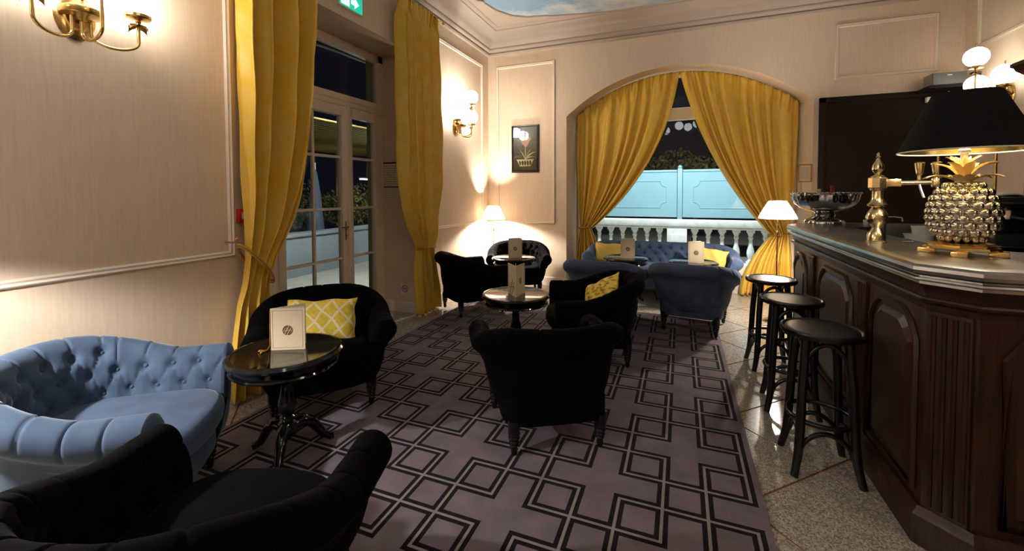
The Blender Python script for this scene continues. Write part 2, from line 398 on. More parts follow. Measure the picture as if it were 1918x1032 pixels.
# painted sky field with a shaped border
def sky_outline():
    q = []
    q += [(-1.80+1.80*t, 6.10+.27*math.sin(t*PI/2)) for t in np.linspace(0, 1, 14)]
    left = [(-1.80, 6.10), (-1.86, 6.06), (-1.93, 6.05), (-2.15, 6.00), (-2.34, 5.86), (-2.47, 5.62), (-2.53, 5.35), (-2.52, 5.28), (-2.58, 5.22), (-2.62, 4.6), (-2.64, 3.6), (-2.64, 2.0)]
    half = left[::-1]+q[1:]
    up = half+[(-x, y) for x, y in half[::-1][1:]]
    dn = [(x, 2*2.0-y) for x, y in up[::-1]]
    return up+dn[1:-1]
so = sky_outline(); w = MB(); w.prism(so, .02, Matrix.Translation((0, 0, ZC-.0215)))
cp = w.build('sky_painting', M_SKY, smooth=False); tag(cp, 'painted blue cloudy sky field on the ceiling', 'ceiling painting')
w = MB(); w.tube([(x, y, ZC-.026) for x, y in so], .022, 8, closed=True); w.build('moulding', M_CEIL, cp)
# wall panel mouldings
ML = mat_axes((XL, 0, 0), (0, 1, 0), (0, 0, 1), (1, 0, 0)); MBk = mat_axes((0, YB, 0), (1, 0, 0), (0, 0, 1), (0, -1, 0)); MR = mat_axes((XR, 0, 0), (0, 1, 0), (0, 0, 1), (-1, 0, 0))
for k, (M, r) in enumerate([(ML, (-.9, 2.125, 1.04, 3.57)), (ML, (4.85, 6.325, 1.0, 3.575)), (MBk, (-2.885, -1.87, .99, 3.59)), (MBk, (1.80, 2.81, 2.915, 3.60)), (MR, (3.4, 6.33, 3.08, 3.62)), (ML, (-3.0, -1.1, 1.04, 3.57))]):
    w = MB(); frame_mould(w, *r, .042, .022, M); struct(w.build('trim_%d' % (k+2), M_TRIM, ang=60), 'white rectangular wall panel moulding')
# baseboards
bp = [(0, .13), (.012, .125), (.018, .10), (.018, 0)]
for nm, P in (('baseboard_left', [(XL, DY1), (XL, YB), (A0[0][0], YB), (A1[0][0], YW)]), ('baseboard_near', [(XL, YF), (XL, DY0)]), ('baseboard_jamb', [(-3.52, DY1), (XL, DY1)])):
    w = MB(); sweep(w, P if nm != 'baseboard_jamb' else P, bp); struct(w.build(nm, M_TRIM, ang=50))

# floor: diagonal terrazzo slabs with red-brown joints
w = MB(); w.box(XO, XR+.3, YF-.3, YW, -.1, -.005); floor = struct(w.build('floor', M_JOINT, smooth=False), 'terrazzo floor of diagonal slabs with red-brown joints')
T = .852/math.sqrt(2); w = MB(); h = T/2-.006; w.box(-h, h, -h, h, -.03, 0); tile_me = w.mesh('tile', M_TERR, smooth=False)
for i in range(-14, 16):
    for j in range(-14, 16):
        sx = .84+.852*(i+.5); dx = 1.965-.852*5+.852*(j+.5)      # x+y , y-x
        x, y = (sx-dx)/2, (sx+dx)/2
        if XL-.35 < x < XR+.2 and -1.2 < y < YW-.1: inst(tile_me, 'tile', floor, (x, y, 0), (0, 0, PI/4))

# rug: field, black and grey pile inlaid in one rectilinear grid
U_, UY, OX, OY = .19692, .20217, -.26449, 2.87059
RX0, RX1, RY0, RY1 = -2.685, .385, 1.34, 5.42
def rug():
    GH, BH = .0068, .0285
    xs = {RX0, RX1}; ys = {RY0, RY1}
    for k in range(-12, 4):
        for d in (-BH, -GH, GH, BH): xs.add(OX+k*U_+d)
    for k in range(-13, 9):
        for d in (-BH, -GH, GH, BH): ys.add(OY-k*UY+d)
    xs = sorted(x for x in xs if RX0 <= x <= RX1); ys = sorted(y for y in ys if RY0 <= y <= RY1)
    segs = []
    for a in range(-8, 4):
        for b in range(-8, 6):
            if (a+b) % 2: continue
            x0, y0 = 2*a, 2*b; x1, y1 = x0+3, y0+3
            for s_ in (((x0, y0), (x1, y0)), ((x0, y1), (x1, y1)), ((x0, y0), (x0, y1)), ((x1, y0), (x1, y1))):
                (p, q), (r, t) = s_
                p, r = max(-12, p), min(3, r); q, t = max(-12, q), min(7, t)
                if p > r or q > t or (p == r and q == t): continue
                segs.append((OX+p*U_, OX+r*U_, OY-t*UY, OY-q*UY))
    sg = np.array(segs)
    cx = np.array([(a+b)/2 for a, b in zip(xs, xs[1:])]); cy = np.array([(a+b)/2 for a, b in zip(ys, ys[1:])])
    GX, GY = np.meshgrid(cx, cy, indexing='ij'); code = np.zeros(GX.shape, int)
    for d, c in ((BH, 1), (GH, 2)):
        hit = np.zeros(GX.shape, bool)
        for x0, x1, y0, y1 in sg: hit |= (GX > x0-d) & (GX < x1+d) & (GY > y0-d) & (GY < y1+d)
        code[hit] = c
    w = MB(); nx, ny = len(xs), len(ys)
    V = [(x, y, .013) for x in xs for y in ys]; F = []; mi = []
    for i in range(nx-1):
        for j in range(ny-1): F.append((i*ny+j, (i+1)*ny+j, (i+1)*ny+j+1, i*ny+j+1)); mi.append(int(code[i, j]))
    w.add(V, F); w.m = mi
    for a, b in (((RX0, RY0), (RX1, RY0)), ((RX1, RY0), (RX1, RY1)), ((RX1, RY1), (RX0, RY1)), ((RX0, RY1), (RX0, RY0))):
        w.add([(*a, 0), (*b, 0), (*b, .013), (*a, .013)], [(0, 1, 2, 3)])
    o = w.build('rug', [M_RUGF, M_RUGB, M_RUGG], smooth=False, fixn=False)
    tag(o, 'mauve grey rug with interlocking black outlined squares', 'rug')
rug()

# ------------------------------------------------------------------ glass door in the left wall
XD = -3.55
def make_door():
    d = bpy.data.objects.new('door_1', None); COL.objects.link(d); struct(d, 'cream painted glazed double door with fanlight')
    x0, x1 = XD-.04, XD+.04
    w = MB()
    w.box(x0, x1, DY0, DY0+.07, 0, DZ, bev=.006); w.box(x0, x1, DY1-.09, DY1, 0, DZ, bev=.006); w.box(x0, x1, DY0, DY1, DZ-.09, DZ, bev=.006)
    w.box(x0, x1+.015, DY0, DY1, 2.47, 2.60, bev=.008); w.box(x0, x1+.025, DY0, DY1, 2.525, 2.55, bev=.005)
    w.build('door_frame', M_DOOR, d)
    w = MB(); w.box(XD-.003, XD+.003, DY0+.07, DY1-.09, 2.60, DZ-.09); w.build('pane', M_GLASS, d, smooth=False)
    # closer box above the fanlight
    w = MB(); w.box(XD+.03, XD+.07, 3.55, 3.95, DZ-.085, DZ-.05, bev=.006); w.build('vent_grille', M_DOOR, d)
    zs = [.10, .22, .765, 1.325, 1.90, 2.36, 2.47]
    def leaf(ya, yb, cols, st, handle=False):
        lf = MB(); lf.box(x0+.012, x1+.006, ya, ya+st, .02, 2.47, bev=.006); lf.box(x0+.012, x1+.006, yb-st, yb, .02, 2.47, bev=.006)
        lf.box(x0+.013, x1+.005, ya+st, yb-st, 2.36, 2.47, bev=.004); lf.box(x0+.013, x1+.005, ya+st, yb-st, .02, .22, bev=.004)
        L = lf.build('leaf', M_DOOR, d)
        a, b = ya+st, yb-st; cw = (b-a)/cols
        for zc in (.765, 1.325, 1.90):
            w = MB(); w.box(XD-.018, XD+.02, a, b, zc-.014, zc+.014, bev=.005); w.build('muntin', M_DOOR, L)
        for c in range(1, cols):
            w = MB(); w.box(XD-.017, XD+.019, a+c*cw-.013, a+c*cw+.013, .22, 2.36, bev=.005); w.build('muntin', M_DOOR, L)
        zz = [.22, .765, 1.325, 1.90, 2.36]
        for c in range(cols):
            for q in range(4):
                w = MB(); w.box(XD-.003, XD+.003, a+c*cw, a+(c+1)*cw, zz[q], zz[q+1]); w.build('pane', M_GLASS, L, smooth=False)
        if handle:
            hx = x1+.006; w = MB(); w.box(hx, hx+.006, yb-.060, yb-.038, .97, 1.18, bev=.002)
            w.tube([(hx, yb-.05, 1.12), (hx+.05, yb-.05, 1.12), (hx+.055, yb-.06, 1.12), (hx+.055, yb-.16, 1.118)], .008, 10)
            w.lathe([(0, 0), (.014, 0), (.014, .012), (0, .012)], 14, M=Matrix.Translation((hx+.006, yb-.049, 1.02)) @ Matrix.Rotation(PI/2, 4, 'Y'))
            w.build('handle', mat('aged_handle', (.35, .28, .18), .4, .7), L)
        return L
    leaf(DY0+.07, 2.87, 1, .07); leaf(2.875, 3.785, 2, .085, True); leaf(3.79, DY1-.09, 1, .075)
    # astragal on the meeting stile and espagnolette rod
    w = MB(); w.box(x1, x1+.03, 3.765, 3.805, .02, 2.47, bev=.008); w.build('meeting_stile', M_DOOR, d)
make_door()

w = MB(); w.box(XO-.01, XD-.045, DY1-.016, DY1-.001, 0, DZ); struct(w.build('trim_9', mat('olive_paint', lin((168, 166, 104)), .6), smooth=False), 'olive painted outer door reveal')
# ------------------------------------------------------------------ arched window
def make_window():
    d = bpy.data.objects.new('window_1', None); COL.objects.link(d); struct(d, 'arched window behind the yellow curtains')
    YG = 7.06
    w = MB(); P = [(A1[0][0], .30)]+A1+[(A1[-1][0], .30)]
    fr = [(x+(0.03 if x < AXC else -.03), YG, z-(.03 if .3 < z else 0)) for x, z in P]
    w.tube(fr, .04, 4); w.build('window_frame', M_DOOR, d, ang=20)
    w = MB(); w.box(A1[0][0], A1[-1][0], YG-.05, YG+.05, 2.60, 2.785, bev=.01); w.build('transom', M_DOOR, d)
    w = MB(); w.box(A1[0][0], A1[-1][0], YG-.05, YG+.05, .30, .40, bev=.01); w.build('bottom_rail', M_DOOR, d)
    def pane(pts):
        w = MB(); w.prism(pts, .006, mat_axes((0, YG+.003, 0), (1, 0, 0), (0, 0, 1), (0, -1, 0))); w.build('pane', M_GLASS, d, smooth=False)
    pane([(A1[0][0]+.03, .40), (A1[-1][0]-.03, .40), (A1[-1][0]-.03, 2.60), (A1[0][0]+.03, 2.60)])
    pane([(x, z-.03) for x, z in A1 if z-.03 > 2.785][::-1])
    w = MB(); w.box(A1[0][0]-.02, A1[-1][0]+.02, 6.98, YW, -.05, .30); w.box(A1[0][0], A1[-1][0], 6.93, YW, .275, .31, bev=.006); w.build('window_sill', M_TRIM, d)
make_window()

# ------------------------------------------------------------------ curtains
def cloth(name, A, uvw, parent=None, thick=.004):
    nu, nv = A.shape[:2]; w = MB(); w.grid(A)
    uu, vv = np.meshgrid(np.linspace(0, uvw[0], nu), np.linspace(uvw[1], 0, nv), indexing='ij'); w.uv = np.stack([uu.ravel(), vv.ravel()], 1)
    o = w.build(name, [M_CURT, M_CURTBACK], parent, ang=80, fixn=False)
    m = o.modifiers.new('thickness', 'SOLIDIFY'); m.thickness = thick; m.offset = 0
    return o
def fold(ph): return np.tanh(1.9*np.sin(ph))/.956
def door_curtain(label, tab, n, seed, lead_low):
    """tab rows: z, edge a, edge b, amplitude ; hangs in the plane x ~ -2.9"""
    tab = np.array(sorted(tab)); z = np.concatenate([np.linspace(3.70, 1.3, 60), np.linspace(1.28, .55, 40), np.linspace(.53, .02, 20)])
    a = np.interp(z, tab[:, 0], tab[:, 1]); b = np.interp(z, tab[:, 0], tab[:, 2]); am = np.interp(z, tab[:, 0], tab[:, 3])
    k = np.ones(5)/5
    for arr in (a, b, am): arr[2:-2] = np.convolve(arr, k, 'valid')
    nu = 150; u = np.linspace(0, 1, nu)[:, None]; Z = z[None, :]
    r = np.random.default_rng(seed); p1, p2 = r.uniform(0, 6, 2)
    ph = 2*PI*n*(u+.05*np.sin(2*PI*u+p1))+.5*np.sin(1.3*Z+p2)
    off = am*(np.sin(ph)+.12*np.sin(2.7*ph+p1+Z))+.006*np.sin(9*Z+14*u)
    A = np.zeros((nu, len(z), 3)); y = a+(b-a)*(u+.02*np.sin(2*ph)); A[..., 1] = y; A[..., 0] = -2.885+off-.035*np.clip((1.0-Z)/.3, 0, 1); A[..., 2] = Z+0*u
    head = np.clip((Z-3.45)/.16, 0, 1); A[..., 0] = A[..., 0]*(1-head)+(-2.885+.03*np.sin(2*PI*9*u))*head
    root = thing('door_curtain', label, 'curtain', (0, 0, 0), group='curtains of the glass door')
    cloth('drape', A, (1.5, 3.7), root)
    return root
c1 = door_curtain('gold palm patterned curtain tied back on the left side of the glass door',
    [(3.7, 2.05, 2.79, .10), (2.9, 2.055, 2.75, .125), (2.2, 2.07, 2.67, .125), (1.77, 2.08, 2.60, .115), (1.46, 2.09, 2.52, .10), (1.21, 2.10, 2.42, .075), (1.02, 2.10, 2.32, .045), (.86, 2.09, 2.27, .04), (.7, 2.05, 2.27, .045), (.4, 2.01, 2.29, .05), (0, 1.98, 2.31, .05)], 4, 3, True)
c2 = door_curtain('gold palm patterned curtain tied back on the far side of the glass door',
    [(3.7, 3.93, 4.74, .055), (2.9, 3.93, 4.76, .07), (2.06, 3.94, 4.775, .075), (1.6, 3.96, 4.75, .075), (1.3, 4.02, 4.70, .055), (1.05, 4.13, 4.65, .055), (.9, 4.24, 4.62, .05), (.82, 4.27, 4.58, .04), (.6, 4.27, 4.66, .05), (.3, 4.28, 4.74, .05), (0, 4.29, 4.78, .05)], 5, 9, False)
def tieback(root, yc, ry, z0, z1, rx, hook_y, flip):
    P = []
    for i in range(40):
        a = 2*PI*i/40; y = yc+ry*math.cos(a); t = (math.cos(a)*flip+1)/2; P.append((-2.885+rx*math.sin(a), y, z0+(z1-z0)*t))
    w = MB(); w.tube(P, .007, 8, closed=True); w.tube([(p[0], p[1], p[2]-.018) for p in P], .007, 8, closed=True); w.build('tieback_rope', M_ROPE, root)
    w = MB(); zh = z0+.01; w.tube([(XL, hook_y, zh), (XL+.09, hook_y, zh), (XL+.12, hook_y, zh+.02)], .006, 8); w.lathe([(0, 0), (.012, .003), (.014, .012), (.006, .022), (0, .024)], 12, (XL+.12, hook_y, zh+.015)); w.build('hook', M_BRASS, root)
tieback(c1, 2.18, .125, 1.14, .84, .085, 2.06, 1); tieback(c2, 4.42, .165, .84, .84, .085, 4.60, 1)
# rod over the door
rd = thing('curtain_rod', 'thin brass curtain rod above the glass door', 'curtain rod')
w = MB(); w.tube([(-2.885, 1.98, 3.70), (-2.885, 4.86, 3.70)], .010, 12); w.build('rod', M_BRASS, rd)
for y in (1.98, 4.86): w = MB(); w.lathe([(0, -.03), (.018, -.015), (.02, 0), (.012, .02), (0, .03)], 14, (-2.885, y, 3.70)); w.build('finial', M_BRASS, rd)
for y in (2.02, 3.4, 4.80): w = MB(); w.tube([(XL, y, 3.70), (-2.885, y, 3.70)], .007, 8); w.build('bracket', M_BRASS, rd)
w = MB(); w.lathe([(.013, -.003), (.017, 0), (.013, .003), (.011, 0), (.013, -.003)], 12, M=Matrix.Rotation(PI/2, 4, 'X')); ring_me = w.mesh('ring', M_BRASS)
for y in list(np.linspace(2.08, 2.74, 7))+list(np.linspace(3.96, 4.70, 8)): inst(ring_me, 'ring', rd, (-2.885, float(y), 3.692))

YCU = 6.90
def arch_curtain(label, xa, xb, K, tail, c1_, n, seed):
    """xa = wall side, xb = leading side at the crown; K tie (x_wall,x_lead,z); tail (x_wall,x_lead) at the floor"""
    R = (AH1**2+.58**2)/(2*.58); zt = lambda x: 3.285-R+np.sqrt(R*R-(x-AXC)**2)
    nu = 170; u = np.linspace(0, 1, nu)[:, None]; tx = xa+(xb-xa)*u; tz = zt(tx); kx = K[0]+(K[1]-K[0])*u; kz = K[2]-.03*u
    t = np.linspace(0, 1, 80)[None, :]; cx = tx+(kx-tx)*c1_*u; cz = kz+(tz-kz)*.41
    X = (1-t)**2*tx+2*t*(1-t)*cx+t*t*kx; Z = (1-t)**2*tz+2*t*(1-t)*cz+t*t*kz
    t2 = np.linspace(0, 1, 26)[None, 1:]; fx = tail[0]+(tail[1]-tail[0])*u
    X2 = kx+(fx-kx)*(1-(1-t2)**1.8); Z2 = kz+(.015-kz)*t2
    X = np.concatenate([X, X2], 1); Z = np.concatenate([Z, Z2+0*u], 1); m = X.shape[1]
    tt = np.concatenate([np.linspace(0, 1, 80), 1+np.linspace(0, 1, 26)[1:]])[None, :]
    r = np.random.default_rng(seed); p = r.uniform(0, 6, 4)
    uu = u+.028*np.sin(2*PI*2*u+p[0])+.012*np.sin(2*PI*5*u+p[3])
    ph = 2*PI*n*uu+.25*np.sin(3*tt+p[1])
    am = np.interp(tt, [0, .05, .12, .5, .85, 1, 1.15, 2], [.018, .018, .026, .042, .034, .024, .034, .05])
    Y = YCU-.03+am*(fold(ph)*np.interp(tt, [0, .1, .3, 2], [.8, .8, 1, 1])+.25*np.sin(.47*ph+p[2]))
    Y = Y-.034*np.exp(-(tt/.055)**2)*np.maximum(0, np.sin(2*PI*15*u))**2+.012*np.exp(-((tt-.07)/.03)**2)*np.cos(2*PI*15*u)
    A = np.stack([X+0*u, Y+0*X, Z+0*X], -1)
    root = thing('arch_curtain', label, 'curtain', group='curtains of the arched window')
    cloth('drape', A, (2.4, 3.3), root)
    # pinched pleat tops
    zc = 2.6*0
    xm, rx = (K[0]+K[1])/2, abs(K[1]-K[0])/2+.03
    P = [(xm+rx*math.cos(a), YCU-.03+.075*math.sin(a), K[2]-.01+.012*math.cos(a)) for a in np.linspace(0, 2*PI, 30, endpoint=False)]
    w = MB(); w.tube(P, .012, 8, closed=True); w.build('tieback_rope', M_ROPE, root)
    return root
arch_curtain('gold curtain gathered to the left side of the arched window', -1.58, -.035, (-1.52, -1.34, .93), (-1.60, -1.12), .13, 8, 5)
arch_curtain('gold curtain gathered to the right side of the arched window behind the lamp', 1.49, -.03, (1.40, 1.18, .91), (1.46, .80), .30, 8, 8)
w = MB(); R = (AH1**2+.58**2)/(2*.58)
w.tube([(x, YCU, 3.292-R+math.sqrt(R*R-(x-AXC)**2)) for x in np.linspace(-1.58, 1.49, 40)], .010, 8)
tag(w.build('curtain_track', mat('grey_green_track', lin((110, 112, 96)), .4)), 'thin arched curtain track along the top of the window', 'curtain track')

# ------------------------------------------------------------------ outside the window: terrace, balustrade, screens, trees
M_STONE = mat('white_stone', lin((236, 240, 238)), .7, var=.12, vscale=10, bump=.1, bscale=50)
M_SCREEN = mat('pale_blue_paint', lin((150, 196, 210)), .5, var=.02, vscale=4)
M_LEAF = mat('dark_leaves', lin((70, 68, 24)), .7, var=.5, vscale=3)
M_PAVE = mat('pale_paving', lin((176, 172, 158)), .7, var=.1, vscale=4)
M_BARK = mat('bark', lin((60, 48, 36)), .9)
w = MB(); w.box(-14, 9, YW+.01, 22, -.25, -.03); w.box(-14, XO-.01, -4, YW+.01, -.25, -.03); struct(w.build('floor_terrace', M_PAVE, smooth=False), 'pale paved terrace outside')
def balustrade():
    Y = 8.35; b = thing('balustrade', 'white stone balustrade outside the arched window', 'balustrade', (0, Y, -.03))
    w = MB(); w.box(-4, 4, -.13, .13, .90, 1.02, bev=.02); w.box(-4, 4, -.10, .10, .86, .90, bev=.01); w.build('rail', M_STONE, b)
    w = MB(); w.box(-4, 4, -.15, .15, 0, .26, bev=.015); w.build('base', M_STONE, b)
    for x in (-.06-2.6, -.06, -.06+2.6):
        w = MB(); w.box(x-.17, x+.17, -.12, .12, .26, .86, bev=.012); w.box(x-.11, x+.11, -.135, -.115, .36, .76, bev=.006); w.build('pier', M_STONE, b)
    w = MB(); w.box(-.065, .065, -.065, .065, 0, .05, bev=.005); w.box(-.06, .06, -.06, .06, .55, .60, bev=.005)
    w.lathe([(.045, .05), (.05, .07), (.035, .09), (.052, .14), (.062, .19), (.055, .25), (.036, .33), (.028, .42), (.034, .44), (.044, .46), (.034, .48), (.034, .50), (.048, .53), (.052, .55)], 16)
    me = w.mesh('baluster', M_STONE)
    for s in (-1, 1):
        for k in range(11):
            x = -.06+s*(.30+.2235*k)
            if abs(abs(x+.06)-2.6) > .2: inst(me, 'baluster', b, (x, 0, .26))
balustrade()
def screen(xa, xb, label):
    Y = 10.2; o = thing('garden_screen', label, 'fence panel', ((xa+xb)/2, Y, 0), group='pale blue screens behind the balustrade'); h = (xb-xa)/2
    w = MB(); w.box(-h, h, -.025, .025, .93, 1.97); w.build('board', M_SCREEN, o, smooth=False)
    w = MB(); w.box(-h, h, -.045, .045, 1.94, 1.99, bev=.01); w.build('top_rail', M_SCREEN, o)
    # moulded field with scooped corners
    a, b0, b1, r = h-.22, 1.14, 1.74, .13; P = []
    for cx, cz, a0 in ((-a, b0, 90), (a, b0, 180), (a, b1, 270), (-a, b1, 0)):
        for t in np.linspace(0, 90, 7): an = math.radians(a0-t); P.append((cx+r*math.cos(an), -.028, cz+r*math.sin(an)))
    w = MB(); w.tube(P, .012, 6, closed=True); w.build('field_moulding', M_SCREEN, o)
XS = -.02
for k, (xa, xb, lb) in enumerate([(XS-3.3, XS-.06, 'pale blue screen panel left of the post outside the window'), (XS+.06, XS+3.3, 'pale blue screen panel right of the post outside the window')]): screen(xa, xb, lb)
w = MB(); w.box(XS-.05, XS+.05, 10.13, 10.25, -.03, 2.02, bev=.008); w.box(XS-.015, XS+.015, 10.11, 10.135, .2, 2.0, bev=.004); w.lathe([(.03, 2.02), (.05, 2.04), (.045, 2.07), (0, 2.10)], 14, (XS, 10.19, 0))
tag(w.build('screen_post', M_SCREEN), 'pale blue post with a knob between the two screens', 'post')
def tree(name, label, loc, rad, n, lsz, seed, trunk=1.2, group=None, squash=1.0):
    r = np.random.default_rng(seed); t = thing(name, label, 'tree', loc, group=group)
    w = MB(); V = []; F = []
    nb = 9; cen = r.normal(0, .45, (nb, 3))*rad; cen[:, 2] = np.abs(cen[:, 2])*squash
    for i in range(n):
        c = cen[r.integers(nb)]; d = r.normal(size=3); d /= np.linalg.norm(d); p = c+d*rad*.55*r.uniform(.5, 1)**.5; p[2] = p[2]*squash+trunk
        a = r.normal(size=3); a /= np.linalg.norm(a); b = np.cross(a, r.normal(size=3)); b /= np.linalg.norm(b); s = lsz*r.uniform(.6, 1.3)
        o = len(V); V += [p-a*s, p+b*s*.45, p+a*s, p-b*s*.45]; F.append((o, o+1, o+2, o+3))
    w.add(V, F); f = w.build('foliage', M_LEAF, t, smooth=False, fixn=False); f['kind'] = 'stuff'
    w = MB(); w.tube([(0, 0, -.03), (.03, .02, trunk*.5), (0, 0, trunk+rad*.4)], [rad*.08, rad*.06, rad*.03], 8); w.build('trunk', M_BARK, t)
tree('garden_tree', 'bushy dark tree rising behind the blue screens', (.35, 12.6, 0), .95, 2600, .07, 2, 1.85, squash=.75)
tree('garden_tree', 'darker tree far left behind the blue screens', (-2.9, 14.2, 0), 1.0, 1400, .09, 4, 1.1, squash=.7)

# ------------------------------------------------------------------ outside the door
w = MB(); w.box(-6.75, -6.5, 2.5, 12, -.03, .70, bev=.01); w.box(-6.8, -6.45, 2.5, 12, .70, .76, bev=.01)
struct(w.build('wall_parapet', mat('blue_grey_render', lin((132, 140, 143)), .8, var=.06, vscale=3)), 'low rendered parapet outside the glass door')
aw = thing('slatted_awning', 'slatted straw coloured awning over the terrace outside the glass door', 'awning', (0, 0, 0))
M_SLAT = mat('straw_slats', lin((150, 128, 66)), .7, var=.2, vscale=6)
w = MB(); w.box(-.055, .055, -3.2, 3.2, -.012, .012); slat_me = w.mesh('slat', M_SLAT, smooth=False)
for k in range(26): inst(slat_me, 'slat', aw, (-5.3-.16*k, 7.4, 2.66))
for y in (4.6, 6.6, 8.6): w = MB(); w.box(-9.5, -5.2, y-.03, y+.03, 2.69, 2.77, bev=.005); w.build('beam', M_SLAT, aw)
for y in (5.0, 9.6): w = MB(); w.box(-9.3, -9.22, y-.04, y+.04, -.03, 2.7, bev=.005); w.build('post', M_SLAT, aw)
pg = thing('tent_hoop', 'curved white tube hoop seen through the fanlight', 'tent frame')
for k, P in enumerate([[(-4.6, 3.2, 3.0), (-5.2, 4.4, 3.55), (-5.6, 5.4, 3.95), (-5.9, 6.2, 4.1), (-5.9, 7.7, 4.12)], [(-5.2, 3.0, 4.3), (-6.0, 6.3, 4.25)], [(-5.4, 3.4, 3.55), (-5.7, 5.0, 3.52)]]):
    w = MB(); w.tube(P, .022, 8); w.build('tube', M_WHITE, pg)
w = MB(); w.tube([(-5.9, 7.7, -.03), (-5.9, 7.7, 4.12)], .03, 8); w.build('upright', M_WHITE, pg)
tree('garden_bush', 'dark shrub beyond the parapet seen through the door panes', (-8.3, 8.9, 0), .8, 2600, .045, 11, .9)
tree('garden_bush', 'shrub beside the post seen through the narrow door leaf', (-8.0, 10.6, 0), .8, 2200, .045, 12, .9)
tree('garden_bush', 'shrub behind the closed parasol outside the door', (-8.9, 7.1, 0), .8, 2200, .045, 13, .9)
pa = thing('closed_parasol', 'closed grey blue parasol standing beyond the parapet', 'parasol', (-7.5, 7.1, -.03))
w = MB(); w.lathe([(.16, .55), (.19, .6), (.15, 1.0), (.11, 1.5), (.05, 1.95), (.02, 2.05)], 18); w.build('canopy', mat('grey_blue_canvas', lin((84, 98, 114)), .8), pa)
w = MB(); w.tube([(0, 0, 0), (0, 0, 2.2)], .02, 8); w.lathe([(.2, 0), (.2, .06), (.03, .09)], 18); w.build('pole', M_WHITE, pa)
light('terrace_lamp_light', 'POINT', (-7.4, 8.65, 1.80), 26, (1.0, .90, .66), .05)
tl = thing('terrace_lamp', 'small white strip lamp glowing outside the narrow door leaf', 'lamp', (-7.4, 8.65, 1.83))
w = MB(); w.box(-.05, .05, -.22, .22, 0, .03, bev=.01); w.build('lens', emission('cold_strip', (.9, .95, 1), 6), tl)
w = MB(); w.box(-.06, .06, -.24, .24, .03, .06, bev=.01); w.tube([(0, 0, .06), (0, 0, .83)], .006, 6); w.build('housing', M_GREY, tl)

# ------------------------------------------------------------------ wall lamps with opal globes
w = MB(); w.lathe([(.022, -.098), (.045, -.087), (.075, -.065), (.093, -.033), (.098, 0), (.093, .033), (.075, .065), (.045, .087), (.012, .098)], 28); GLOBE_ME = w.mesh('globe', M_GLOBE, ang=80); BGLOBE_ME = w.mesh('globe', M_BGLOBE, ang=80); FGLOBE_ME = w.mesh('globe', M_FGLOBE, ang=80); NGLOBE_ME = w.mesh('globe', M_NGLOBE, ang=80)
w = MB(); w.lathe([(.010, -.045), (.014, -.04), (.012, -.03), (.020, -.026), (.055, -.02), (.060, -.014), (.060, .002), (.052, .004)], 24); CUP_ME = w.mesh('cup', M_BRASS)
w = MB(); w.lathe([(.012, 0), (.010, .008), (.005, .014), (.005, .022), (.009, .03), (.006, .038), (0, .042)], 12); FIN_ME = w.mesh('finial', M_BRASS)
def leaf_mesh():
    w = MB(); V = []; F = []
    for i, t in enumerate(np.linspace(0, 1, 9)):
        wd = .022*math.sin(PI*min(1, t*1.05+.03))*(1+.35*(i % 2)); x = .060*t; z = -.006-.045*t*t
        V += [(x, -wd, z+.004), (x, 0, z), (x, wd, z+.004)]
    for i in range(8): o = 3*i; F += [(o, o+3, o+4, o+1), (o+1, o+4, o+5, o+2)]
    w.add(V, F); return w.mesh('leaf', mat('dark_brass', (.22, .14, .05), .35, 1.), ang=80)
LEAF_ME = leaf_mesh()
def hook_path(x, y, zc, drop):
    """from the boss down, round and up to the cup at (x,y,zc)"""
    P = []; x0, y0 = x*.18, .07
    for t in np.linspace(0, 1, 5): P.append((x0, y0, -.02-(drop-.06)*t))
    r = .5
    for a in np.linspace(0, PI, 13)[1:]:
        s = (1-math.cos(a))/2; P.append((x0+(x-x0)*s, y0+(y-y0)*s, -drop+.04-.055*math.sin(a)))
    P.append((x, y, zc)); return P
def sconce(label, loc, rz, group='brass wall lamps', full=False):
    t = thing('wall_lamp', label, 'wall lamp', loc, rz, group)
    # local: wall plane y=0, the lamp grows to +y
    w = MB(); w.lathe([(0, 0), (.085, 0), (.088, .008), (.075, .018), (.055, .022), (.05, .034), (0, .036)], 32, sy=1.45, M=Matrix.Rotation(-PI/2, 4, 'X')); w.build('backplate', M_BRASS, t)
    w = MB(); w.lathe([(0, -.05), (.02, -.045), (.045, -.03), (.085, -.022), (.09, -.014), (.09, .008), (.082, .014), (.05, .03), (.03, .05), (.014, .06), (.02, .075), (.01, .09), (0, .095)], 28, (0, .075, .01)); w.build('boss', M_BRASS, t)
    for x, y, zc in ((-.215, .15, .06), (.215, .15, .06), (0, .26, .30)):
        w = MB(); w.tube(hook_path(x, y, zc-.03, .135), .0085, 10); a = w.build('arm', M_BRASS, t)
        inst(CUP_ME, 'cup', a, (x, y, zc)); inst(FIN_ME, 'finial', a, (x, y, zc+.19))
        for k in range(4): inst(LEAF_ME, 'leaf', a, (x, y, zc-.045), (0, 0, k*PI/2+.4))
        inst(BGLOBE_ME if loc[0] > 0 and not full else FGLOBE_ME if loc[1] > 4 else NGLOBE_ME if loc[0] < 0 and loc[1] > 0 else GLOBE_ME, 'globe', t, (x, y, zc+.098))
    return t
sconce('brass wall lamp with three globes cut by the top left corner of the picture', (XL, 1.28, 2.455), -PI/2)
sconce('brass wall lamp with three globes between the far door curtain and the corner', (XL, 5.43, 2.455), -PI/2)
sconce('brass wall lamp with three globes above the bar lamp shade', (XR, 5.82, 2.465), PI/2)
sconce('brass wall lamp with three globes behind the bar beyond the right edge', (XR, .9, 2.42), PI/2, full=True)
sconce('added unseen brass wall lamp with three globes on the left wall behind the camera', (XL, -1.6, 2.455), -PI/2)  # unseen lamp added to light the room from behind

